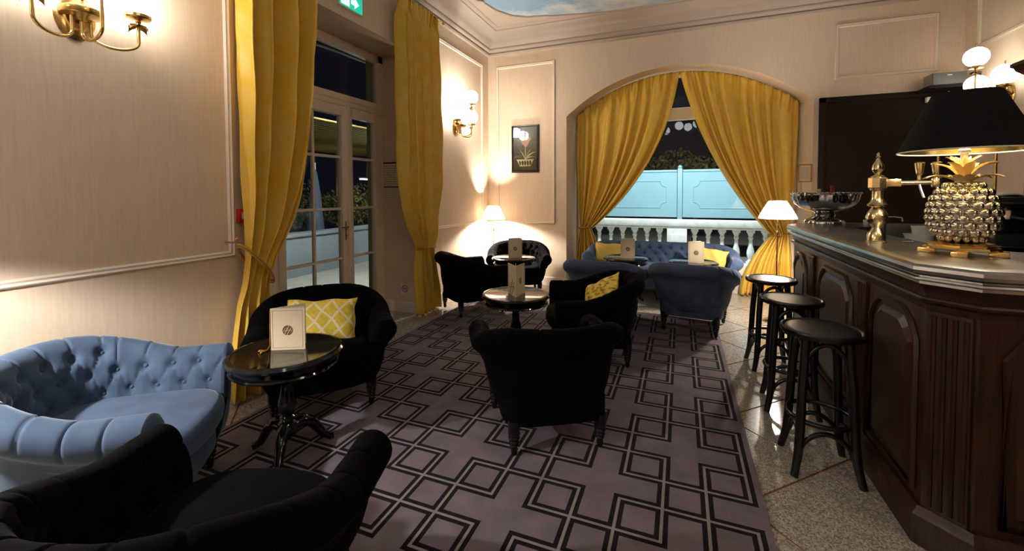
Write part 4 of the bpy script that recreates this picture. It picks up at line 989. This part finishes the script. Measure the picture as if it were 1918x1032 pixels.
# ------------------------------------------------------------------ pineapple lamp
def pineapple_lamp():
    X, Y, Z = 1.235, 2.64, 1.20
    t = thing('pineapple_lamp', 'silver gilt pineapple table lamp with black shade on the bar', 'table lamp', (X, Y, Z), .3)
    w = MB(); n = 8
    w.lathe([(.10, .022), (.128, .022), (.132, .03), (.128, .038), (.115, .04), (.118, .048), (.105, .056), (.09, .058), (0, .058)], 8); 
    base = w.build('base', M_GILT, t, ang=20)
    for k in range(4):
        a = k*PI/2+PI/4; w = MB(); w.box(.085, .15, -.028, .028, 0, .024, bev=.006); w.xf(Matrix.Rotation(a, 4, 'Z')); w.build('foot', M_GILT, base)
    z0, z1 = .055, .345; zc = (z0+z1)/2; hh = (z1-z0)/2
    prof = lambda q: .125*max(0., 1-abs(q)**2.3)**.5*(1-.10*q)                      # q in -1..1
    w = MB(); w.lathe([(0, z0)]+[(prof(q)*.93+.002, zc+hh*q) for q in np.linspace(-.98, .98, 22)]+[(0, z1)], 36); body = w.build('body', M_PINE, t)
    # one scale of the rind: a six sided boss
    w = MB(); V = []; F = []
    for r, h in ((1, -.15), (.86, .45), (.6, .8), (.25, 1.0)):
        for k in range(6): a = k*PI/3+PI/6; V.append((r*math.cos(a), r*math.sin(a), h))
    for q in range(3):
        for k in range(6): j = (k+1) % 6; F.append((q*6+k, q*6+j, (q+1)*6+j, (q+1)*6+k))
    F.append(tuple(range(18, 24))); w.add(V, F)
    bm = w.mesh('scale', M_PINE, ang=60)
    NR, NC = 9, 15
    for i in range(NR):
        q = -.86+1.72*i/(NR-1); r = prof(q); z = zc+hh*q; dr = (prof(q+.02)-prof(q-.02))/(.04*hh)
        for k in range(NC):
            a = 2*PI*(k+.5*(i % 2))/NC; nrm = Vector((math.cos(a), math.sin(a), -dr)).normalized()
            zx = Vector((0, 0, 1)); e2 = (zx-nrm*zx.dot(nrm)).normalized(); e1 = e2.cross(nrm)
            sw = .50*2*PI*r/NC+.001; M = Matrix((( e1.x, e2.x, nrm.x), (e1.y, e2.y, nrm.y), (e1.z, e2.z, nrm.z)))
            inst(bm, 'scale', body, (r*.93*math.cos(a), r*.93*math.sin(a), z), M.to_euler(), (sw, .0205, .016))
    # crown of leaves
    def cleaf(L, wd):
        w = MB(); V = []; F = []
        for i, q in enumerate(np.linspace(0, 1, 8)):
            x = .012+L*q; z = L*(.95*q-.62*q*q*1.15); ww = wd*(math.sin(PI*(.12+.80*(1-q)))**.8 if q < 1 else .02)*(1-q**3*.85)
            V += [(x, -ww, z+.004), (x, 0, z-.002), (x, ww, z+.004)]
        for i in range(7): o = 3*i; F += [(o, o+3, o+4, o+1), (o+1, o+4, o+5, o+2)]
        w.add(V, F); return w.mesh('crown_leaf', mat('pale_gilt_leaf', (.95, .78, .45), .32, .7), ang=80)
    l1, l2, l3 = cleaf(.130, .022), cleaf(.130, .022), cleaf(.115, .019)
    for me, n, zz, ti in ((l1, 9, .335, .05), (l2, 8, .343, -.42), (l3, 7, .348, -.85)):
        for k in range(n): inst(me, 'crown_leaf', t, (0, 0, zz), (0, ti, 2*PI*k/n+zz*40))
    w = MB(); w.lathe([(.035, .33), (.03, .345), (.016, .352), (.014, .36), (.014, .475), (.02, .478), (.022, .49), (.012, .50)], 18); w.build('neck', M_IVORY, t)
    zb, zt_, rb, rt = .485, .755, .238, .118
    def cone(off):
        return np.array([[((rb+(rt-rb)*q+off)*math.cos(a), (rb+(rt-rb)*q+off)*math.sin(a), zb+(zt_-zb)*q) for q in np.linspace(0, 1, 6)] for a in np.linspace(0, 2*PI, 72, endpoint=False)])
    w = MB(); w.grid(cone(0), closed_u=True); sh = w.build('shade', mat('black_shade_cloth', (.006, .006, .006), .8, spec=.1), t, fixn=False)
    w = MB(); w.grid(cone(-.003), closed_u=True, flip=True); w.build('shade_lining', mat('gold_foil', (.78, .60, .22), .22, 1.), sh, fixn=False)
    w = MB(); w.tube([((rb-.001)*math.cos(a), (rb-.001)*math.sin(a), zb) for a in np.linspace(0, 2*PI, 72, endpoint=False)], .0035, 6, closed=True); w.build('rim', mat('pale_gold_rim', lin((235, 220, 180)), .4), sh)
    w = MB()
    for k in range(3): a = k*2*PI/3; w.tube([(.01*math.cos(a), .01*math.sin(a), .50), (.10*math.cos(a), .10*math.sin(a), .62), (rt*math.cos(a), rt*math.sin(a), zt_-.01)], .002, 6)
    w.build('shade_carrier', M_BRASS, sh)
    l = light('pineapple_lamp_bulb', 'POINT', (0, 0, .575), 14, WARM2, .028); l.parent = t
pineapple_lamp()

# ------------------------------------------------------------------ beer tap, punch bowl and small things on the bar
def beer_tap():
    t = thing('beer_tap', 'polished brass beer tap column on the bar', 'beer tap', (1.06, 3.07, 1.20), -.12)
    w = MB(); w.lathe([(0, 0), (.048, 0), (.05, .008), (.044, .014), (.042, .05), (.03, .07), (.022, .085), (.030, .10), (.045, .12), (.052, .145), (.045, .175), (.028, .20), (.024, .205), (.044, .213), (.046, .222), (.034, .235), (.026, .26), (.025, .30), (.034, .305), (.036, .315)], 32); w.build('column', M_POLBRASS, t)
    w = MB(); w.lathe([(.042, .315), (.044, .32), (.044, .372), (.042, .377)], 8); w.build('block', M_POLBRASS, t, ang=20)
    w = MB(); w.lathe([(.03, .377), (.032, .385), (.012, .395), (.018, .405), (.03, .425), (.026, .45), (.012, .475), (.007, .49), (.012, .496), (.006, .505), (.008, .515), (0, .525)], 24); w.build('finial', M_POLBRASS, t)
    w = MB(); w.box(.03, .10, -.022, .022, .325, .368, bev=.004); w.tube([(.10, 0, .346), (.25, 0, .346)], .014, 14); w.lathe([(0, -.03), (.02, -.024), (.026, 0), (.02, .024), (0, .03)], 18, (.25, 0, .346)); w.build('spout_arm', M_POLBRASS, t)
    for x, y in ((.18, .0), (.25, .0)):
        w = MB(); w.lathe([(.009, .36), (.009, .385), (.014, .39), (.016, .40), (.022, .445), (.023, .455), (.012, .46), (0, .46)], 16, (x, y, 0)); w.build('handle', M_POLBRASS, t)
        w = MB(); w.tube([(x, y, .345), (x+.004, y-.012, .31), (x+.014, y-.03, .262)], .007, 10); w.build('spout', M_STEEL, t)
beer_tap()
def punch_bowl():
    t = thing('punch_bowl', 'large silver footed punch bowl on the far end of the bar', 'bowl', (1.235, 4.70, 1.20))
    n = 96; pr = [(.13, 0), (.15, .004), (.152, .02), (.14, .035), (.11, .055), (.085, .065), (.08, .075), (.09, .082), (.085, .092), (.075, .10), (.085, .105), (.13, .118), (.19, .145), (.235, .185), (.252, .225), (.258, .262), (.262, .278), (.258, .285), (.25, .28), (.245, .255), (.225, .195), (.18, .155), (.10, .125), (0, .118)]
    A = np.zeros((n, len(pr), 3))
    for i in range(n):
        a = 2*PI*i/n
        for j, (r, z) in enumerate(pr):
            g = 1+.035*abs(math.cos(7*a)) if j < 6 else (1+.012*math.cos(32*a)+.010*math.sin(18*a) if 13 <= j <= 17 else 1); A[i, j] = (r*g*math.cos(a), r*g*math.sin(a), z)
    w = MB(); w.grid(A, closed_u=True); w.build('bowl', M_SILVER, t, ang=70)
    w = MB(); w.tube([(.262*math.cos(a)*(1+.01*math.cos(40*a)), .262*math.sin(a)*(1+.01*math.cos(40*a)), .281+.004*math.cos(40*a)) for a in np.linspace(0, 2*PI, 240, endpoint=False)], .007, 6, closed=True); w.build('rim', M_SILVER, t)
    for s in (0, PI/2, PI, 3*PI/2):
        w = MB(); c = Vector((.262*math.cos(s+.5), .262*math.sin(s+.5), .235)); w.tube([(c.x+.018*math.cos(q)*-math.sin(s+.5), c.y+.018*math.cos(q)*math.cos(s+.5), c.z+.025*math.sin(q)) for q in np.linspace(0, 2*PI, 20, endpoint=False)], .005, 6, closed=True)
        w.lathe([(0, -.02), (.016, -.012), (.018, 0), (.012, .014), (0, .02)], 12, (c.x, c.y, c.z+.03)); w.build('mask_handle', M_SILVER, t)
    for x, y, m, cap, lb in ((.05, -.02, mat('dark_bottle_glass', (.01, .016, .01), .08), mat('red_capsule', lin((120, 30, 30)), .4), 'dark wine bottle with a red capsule standing in the punch bowl'), (-.035, .04, mat('dark_bottle_glass', (0, 0, 0)), mat('cork_white', lin((200, 190, 178)), .6), 'dark wine bottle with a pale capsule standing in the punch bowl')):
        bt = thing('wine_bottle', lb, 'bottle', (1.235+x, 4.70+y, 1.322), group='bottles in the punch bowl'); hz = 0 if x > 0 else -.03
        w = MB(); w.lathe([(0, 0), (.034, 0), (.036, .01), (.036, .09), (.03, .115), (.014, .14), (.013, .16)], 20); w.build('body', m, bt)
        w = MB(); w.lathe([(.0145, .145), (.0145, .215+hz), (.016, .217+hz), (.016, .228+hz), (0, .23+hz)], 16); w.build('capsule', cap, bt)
punch_bowl()
w = MB(); w.lathe([(0, 0), (.018, 0), (.02, .004), (.021, .045), (.019, .046), (.017, .006), (0, .005)], 20, (1.52, 4.62, 1.2)); tag(w.build('candle_glass', M_WHITE), 'small white candle glass on the bar beyond the bowl', 'candle glass')
fx = thing('sink_faucet', 'slim chrome faucet behind the beer tap', 'faucet', (1.58, 4.42, 1.10))
w = MB(); w.lathe([(.02, 0), (.02, .01), (.009, .02), (.009, .2), (.012, .205), (.012, .215), (0, .22)], 16); w.build('stem', M_STEEL, fx)
w = MB(); w.tube([(0, 0, .185), (.06, -.02, .185), (.10, -.03, .18), (.105, -.032, .15)], .006, 10); w.build('spout', M_STEEL, fx)
M_TUB = mat('translucent_plastic', lin((200, 196, 186)), .35, spec=.5)
for (x, y, z, r, h, lb) in ((1.68, 4.12, 1.091, .085, .075, 'wide clear plastic tub on the work counter behind the tap'), (1.70, 4.13, 1.167, .06, .06, 'small clear plastic tub stacked on the wide tub')):
    w = MB(); w.lathe([(0, 0), (r*.86, 0), (r*.9, .004), (r, h), (r*1.05, h), (r*1.05, h+.006), (r*.95, h+.006), (r*.86, .008), (0, .008)], 28, (x, y, z)); tag(w.build('plastic_tub', M_TUB), lb, 'tub')
bo = thing('bottle_opener', 'small chrome tool lying on the edge of the bar beside the tap', 'bar tool', (1.22, 3.10, 1.2005), .5)
w = MB(); w.tube([(-.04, 0, .006), (.03, 0, .006)], .004, 8); w.tube([(.03+.012*math.cos(a), .012*math.sin(a)+.012, .006) for a in np.linspace(0, 2*PI, 16, endpoint=False)], .003, 6, closed=True); w.build('body', M_STEEL, bo)

# ------------------------------------------------------------------ espresso machine, back bar and bottles
em = thing('espresso_machine', 'dark espresso machine behind the pineapple lamp', 'coffee machine', (2.16, 3.98, 1.09), .15)
w = MB(); w.box(-.28, .28, -.20, .22, .05, .12, bev=.01); w.box(-.28, .28, .02, .22, .12, .34, bev=.015); w.box(-.29, .29, -.20, .23, .30, .37, bev=.015); w.build('housing', M_BLACKP, em)
w = MB(); w.box(-.285, .285, -.21, -.198, .315, .335, bev=.003); w.build('front_rail', M_STEEL, em)
w = MB(); w.box(-.25, .25, -.21, .0, .035, .05, bev=.004); w.build('drip_tray', M_STEEL, em)
for x in (-.14, .14):
    w = MB(); w.lathe([(.036, .215), (.04, .22), (.04, .27), (.03, .30)], 20, (x, -.09, 0)); w.build('group_head', M_STEEL, em)
    w = MB(); w.tube([(x, -.12, .235), (x, -.25, .225)], [.012, .015], 10); w.build('portafilter', M_BLACKP, em)
for x in (-.24, .24):
    for y in (-.16, .18): w = MB(); w.lathe([(.018, 0), (.02, .05)], 12, (x, y, 0)); w.build('foot', M_STEEL, em)
cl = MB(); A = np.array([[(x, y, .012+.028*math.exp(-((x+.13)/.09)**2)*(1+.3*math.sin(9*y))+.006*math.sin(22*x)) for y in np.linspace(-.16, .12, 12)] for x in np.linspace(-.26, .26, 30)]); cl.grid(A)
o = cl.build('folded_cloth', M_WHITE, loc=(2.16, 3.98, 1.452), rot=(0, 0, .15), fixn=False); o.modifiers.new('t', 'SOLIDIFY').thickness = .012; tag(o, 'crumpled white cloth on top of the espresso machine', 'cloth')
rk = thing('brass_rack', 'thin brass rack standing behind the pineapple lamp', 'rack', (0, 0, 1.09))
for x, y in ((1.86, 4.30), (2.19, 4.30)):
    w = MB(); w.tube([(x, y, 0), (x, y, .72)], .009, 10); w.lathe([(.024, 0), (.024, .006), (.01, .012)], 16, (x, y, 0)); w.build('post', M_BRASS, rk)
w = MB(); w.tube([(1.80, 4.30, .72), (2.25, 4.30, .72)], .008, 10); w.build('crossbar', M_BRASS, rk)
def back_bar():
    b = thing('back_bar', 'tall dark wooden back bar along the right wall', 'cabinet', (0, 0, 0)); y0, y1 = 1.2, 5.02
    w = MB(); w.box(2.62, XR-.005, y0, y1, 0, .95, bev=.006); w.box(2.56, XR-.005, y0, y1+.02, .95, 1.0, bev=.008); w.build('base_cabinet', M_MAHOG, b)
    w = MB(); w.box(XR-.03, XR-.006, y0, y1, 1.0, 2.5); w.build('back_panel', M_DARKPANEL, b, smooth=False)
    for y in (y0, 2.47, 3.74, y1-.04): w = MB(); w.box(2.74, XR-.03, y, y+.04, 1.0, 2.5, bev=.004); w.build('upright', M_MAHOG, b)
    for z in (1.36, 1.70, 2.08): w = MB(); w.box(2.76, XR-.03, y0, y1, z-.022, z, bev=.003); w.build('shelf', M_MAHOG, b)
    w = MB(); sweep(w, [(XR-.006, y1), (2.74, y1), (2.74, y0)], [(0, 2.44), (.012, 2.45), (.015, 2.49), (.05, 2.53), (.06, 2.56), (.075, 2.57), (.075, 2.60), (-.2, 2.60), (-.2, 2.44)], True); w.build('cornice', M_MAHOG, b, ang=40)
back_bar()
w = MB(); w.lathe([(0, 0), (.036, 0), (.038, .006), (.038, .17), (.034, .195), (.016, .225), (.014, .24), (.014, .285), (.016, .287), (.016, .30), (0, .30)], 20); BODY = [w.mesh('body', mat(nm, c, .1)) for nm, c in (('green_bottle', (.012, .03, .012)), ('amber_bottle', (.09, .03, .006)), ('black_bottle', (.008, .008, .01)))]
w = MB(); w.lathe([(.0385, .05), (.0388, .052), (.0388, .135), (.0385, .137)], 20, cap=False); LAB = [w.mesh('paper_label', mat(nm, lin(c), .6)) for nm, c in (('cream_label', (226, 214, 190)), ('red_label', (168, 40, 36)), ('gold_label', (190, 150, 70)), ('white_label', (235, 235, 230)))]
k = 0; CW = ('green', 'amber', 'black'); LW = ('cream', 'red', 'gold', 'white')
for z, sh in ((1.36, 'lowest'), (1.70, 'middle'), (2.08, 'top')):
    for y in np.arange(3.90, 4.90, .105):
        t = thing('liquor_bottle', '%s glass bottle with %s label on the %s shelf of the back bar' % (CW[k % 3], LW[(k*3+int(z*10)) % 4], sh), 'bottle', (2.86+.02*math.sin(k*3), float(y), z+.001), k, 'bottles on the back bar')
        inst(BODY[k % 3], 'body', t); inst(LAB[(k*3+int(z*10)) % 4], 'paper_label', t); k += 1

# ------------------------------------------------------------------ things on the back wall
dp = thing('wall_board', 'large framed dark brown board on the back wall behind the bar', 'board', (0, YB, 0))
w = MB(); w.box(1.66, 3.04, -.03, -.002, .4, 2.66); w.build('field', M_DARKPANEL, dp, smooth=False)
w = MB(); w.box(1.64, 1.71, -.05, -.001, .4, 2.69, bev=.006); w.box(1.64, 3.045, -.05, -.001, 2.62, 2.69, bev=.006); w.build('frame', mat('darker_frame', lin((26, 16, 10)), .7, spec=.15), dp)
w = MB(); w.box(2.60, 3.04, 6.24, YB-.052, 2.655, 2.69, bev=.004); tag(w.build('wall_shelf', mat('darker_frame', (0, 0, 0))), 'short dark shelf under the grey loudspeaker', 'shelf')
sp = thing('loudspeaker', 'small grey box loudspeaker on the shelf above the dark board', 'loudspeaker', (2.79, 6.37, 2.691))
w = MB(); w.box(-.15, .15, -.09, .10, 0, .14, bev=.008); w.build('cabinet', mat('light_grey_case', lin((122, 118, 111)), .5), sp)
w = MB(); w.box(-.145, .145, -.098, -.091, .006, .134, bev=.002); g = w.build('grille', M_GREY, sp)
w = MB(); w.box(-.02, .02, -.1005, -.0985, .104, .112); w.build('badge', M_WHITE, g, smooth=False)
ad = thing('power_adapter', 'white power adapter with a looping cable on the dark board', 'adapter', (2.73, YB-.055, 2.575))
w = MB(); w.box(-.045, .045, -.03, .024, -.03, .03, bev=.006); w.build('body', M_WHITE, ad)
w = MB(); w.tube([(.04, -.01, .01), (.09, -.02, .02), (.14, -.03, .06), (.17, -.03, .128)], .005, 8); w.build('cable', M_WHITE, ad)

def frame_pic(name, label, cat, cx, y, cz, wd, ht, fw, fm, bg):
    t = thing(name, label, cat, (cx, y, cz)); M = mat_axes((0, 0, 0), (1, 0, 0), (0, 0, 1), (0, -1, 0))
    w = MB(); w.box(-wd/2, wd/2, -.008, 0, -ht/2, ht/2); w.build('sheet', bg, t, smooth=False)
    w = MB(); frame_mould(w, -wd/2, wd/2, -ht/2, ht/2, fw, .024, M); w.build('frame', fm, t, ang=50)
    return t, M
M_PRINTBG = mat('dark_brown_print', lin((52, 38, 18)), .35, var=.15, vscale=5); M_SEPIA = mat('sepia_ink', lin((196, 176, 130)), .5); M_OLIVE = mat('olive_ink', lin((120, 116, 70)), .5); M_PINK = mat('dusty_pink_ink', lin((190, 140, 110)), .5)
pt, PM = frame_pic('botanical_print', 'dark framed print of a potted flower hanging beside the arch', 'picture', -2.375, YB-.002, 2.21, .475, .775, .035, mat('black_frame', (.012, .008, .006), .3), M_PRINTBG)
P2 = Matrix.Translation((0, -.0085, 0)) @ PM
w = MB(); w.prism([(-.15, -.17), (.15, -.17), (.125, -.22), (.095, -.285), (-.095, -.285), (-.125, -.22)], .001, P2); w.build('painted_pot', M_SEPIA, pt, smooth=False)
w = MB()
for x0 in (-.09, -.045, .0, .045, .09): w.prism([(x0-.012, -.265), (x0+.012, -.265), (x0+.02, -.225), (x0+.004, -.19), (x0-.02, -.2)], .0015, P2)
w.build('pot_pattern', M_PRINTBG, pt, smooth=False)
for k, (a, L, cv) in enumerate(((2.35, .26, .9), (2.0, .24, .5), (2.7, .24, 1.1), (.8, .26, -.9), (1.15, .23, -.5), (.45, .22, -1.1))):
    pts = []; x, z, an = 0, -.17, a
    for i in range(12): pts.append((x, z)); x += math.cos(an)*L/12; z += math.sin(an)*L/12; an += cv*.13*(i/6)
    poly = [(p[0]-.010*math.sin(PI*i/11), p[1]+.006*math.sin(PI*i/11)) for i, p in enumerate(pts)]+[(p[0]+.010*math.sin(PI*i/11), p[1]-.006*math.sin(PI*i/11)) for i, p in list(enumerate(pts))[::-1]][1:-1]
    w = MB(); w.prism(poly, .001, P2); w.build('painted_leaf', M_SEPIA if k % 2 else M_OLIVE, pt, smooth=False)
w = MB(); w.prism([(-.006, -.17), (.006, -.17), (.008, .03), (-.002, .03)], .0012, P2); w.build('painted_stem', M_SEPIA, pt, smooth=False)
for k, (x, z, r) in enumerate(((.015, .115, .05), (-.03, .15, .045), (.05, .16, .045), (.01, .07, .035), (-.02, .105, .035))):
    w = MB(); w.prism([(x+r*math.cos(a)*(1+.15*math.cos(5*a)), z+r*1.15*math.sin(a)) for a in np.linspace(0, 2*PI, 20, endpoint=False)], .0013+.0003*k, P2); w.build('painted_petal', M_PINK, pt, smooth=False)
w = MB()
for a, b, z in ((-.12, .13, -.31), (-.05, .12, -.332)):
    x = a
    while x < b: l = random.uniform(.008, .022); w.prism([(x, z), (x+l, z), (x+l, z+.007), (x, z+.007)], .001, P2); x += l+.006
w.build('caption', M_OLIVE, pt, smooth=False)['kind'] = 'stuff'
w = MB(); w.box(-.205, .205, -.0145, -.0125, -.355, .355); w.build('pane', M_GLASS, pt, smooth=False)
ct, CM = frame_pic('certificate', 'small wooden framed printed notice beside the dark board', 'notice', 1.50, YB-.002, 1.735, .15, .235, .016, mat('light_wood_frame', lin((190, 130, 70)), .5), M_PAPER)
C2 = Matrix.Translation((0, -.0085, 0)) @ CM; w = MB()
for i in range(13):
    z = .075-.0125*i; x = -.045
    while x < .045: l = random.uniform(.006, .016); w.prism([(x, z), (min(.05, x+l), z), (min(.05, x+l), z+.004), (x, z+.004)], .001, C2); x += l+.004
w.build('printed_lines', mat('grey_ink', lin((150, 138, 124)), .6), ct, smooth=False)['kind'] = 'stuff'

# ------------------------------------------------------------------ things around the door
ex = thing('exit_sign', 'lit green emergency exit sign above the glass door', 'exit sign', (XL, 3.32, 3.36)); MX = mat_axes((.045, 0, 0), (0, 1, 0), (0, 0, 1), (1, 0, 0))
w = MB(); w.box(0, .04, -.16, .16, -.08, .08, bev=.006); w.build('housing', M_WHITE, ex)
w = MB(); w.box(.041, .046, -.15, .15, -.072, .072); w.build('face', emission('exit_green', (.02, .55, .33), 1.0), ex, smooth=False)
EM = emission('exit_white', (.72, 1, .93), 2.4)
w = MB(); w.prism([(-.135, -.06), (-.03, -.06), (-.03, .06), (-.135, .06)], .002, MX); w.build('doorway_symbol', EM, ex, smooth=False)
w = MB(); w.prism([(.10, .0), (.04, .055), (.04, .022), (-.005, .022), (-.005, -.022), (.04, -.022), (.04, -.055)], .002, MX); w.build('arrow_symbol', EM, ex, smooth=False)
w = MB(); GM = Matrix.Translation((.002, 0, 0)) @ MX
w.prism([(-.085+.011*math.cos(a), .036+.011*math.sin(a)) for a in np.linspace(0, 2*PI, 14, endpoint=False)], .001, GM)
for P in ([(-.095, .02), (-.075, .024), (-.068, -.012), (-.085, -.016)], [(-.075, .02), (-.05, .0), (-.054, -.006), (-.074, .008)], [(-.095, .018), (-.115, .0), (-.11, -.006), (-.092, .006)], [(-.07, -.012), (-.052, -.032), (-.058, -.052), (-.064, -.05), (-.062, -.034), (-.08, -.016)], [(-.085, -.014), (-.098, -.035), (-.118, -.04), (-.118, -.032), (-.104, -.03), (-.092, -.012)]): w.prism(P, .001, GM)
w.build('running_figure', emission('exit_green', (0, 0, 0), 0), ex, smooth=False)
ca = thing('wall_calendar', 'small paper calendar hanging on the door jamb', 'calendar', (-3.42, DY1-.002, 1.65)); MC = mat_axes((0, -.004, 0), (1, 0, 0), (0, 0, 1), (0, -1, 0))
w = MB(); w.box(-.13, .13, -.004, 0, -.24, .23); w.build('sheet', M_PAPER, ca, smooth=False)
w = MB(); w.prism([(-.135, .215), (.135, .215), (.135, .235), (-.135, .235)], .004, MC); w.prism([(-.13, -.085), (.13, -.085), (.13, -.07), (-.13, -.07)], .002, MC); w.build('binding', M_BLACKP, ca, smooth=False)
w = MB()
for i in range(9):
    z = .18-.028*i; x = -.10
    while x < .09: l = random.uniform(.008, .04); w.prism([(x, z), (min(.1, x+l), z), (min(.1, x+l), z+.012), (x, z+.012)], .001, MC); x += l+.014
for i in range(5):
    for j in range(7): x, z = -.105+.032*j, -.11-.026*i; w.prism([(x, z), (x+.012, z), (x+.012, z+.01), (x, z+.01)], .001, MC)
w.build('print', mat('grey_ink', (0, 0, 0)), ca, smooth=False)['kind'] = 'stuff'
ns = thing('no_smoking_sign', 'small white no smoking sticker low on the door jamb', 'sign', (-3.21, DY1-.002, .285)); MN = mat_axes((0, -.002, 0), (1, 0, 0), (0, 0, 1), (0, -1, 0))
w = MB(); w.box(-.06, .06, -.002, 0, -.075, .075); w.build('plate', M_WHITE, ns, smooth=False)
w = MB(); w.tube([MN@Vector((.042*math.cos(a), .012+.042*math.sin(a), .001)) for a in np.linspace(0, 2*PI, 30, endpoint=False)], .005, 4, closed=True); w.tube([MN@Vector((-.03, .042, .001)), MN@Vector((.03, -.018, .001))], .004, 4); w.build('red_ring', mat('sign_red', lin((170, 40, 36)), .5), ns)
w = MB(); w.prism([(-.03, .006), (.016, .006), (.016, .016), (-.03, .016)], .001, MN); w.prism([(.02, .006), (.028, .006), (.028, .016), (.02, .016)], .001, MN); w.prism([(.018, .02), (.028, .03), (.024, .034), (.014, .024)], .001, MN); w.build('cigarette_symbol', M_BLACKP, ns, smooth=False)
rb_ = thing('alarm_button', 'red fire alarm call point half hidden by the left curtain', 'alarm button', (XL, 2.19, 1.335))
w = MB(); w.box(0, .035, -.045, .045, -.05, .05, bev=.006); w.build('case', mat('alarm_red', lin((200, 30, 20)), .4), rb_)
w = MB(); w.box(.035, .038, -.025, .025, -.025, .025); w.build('plate', M_WHITE, rb_, smooth=False)
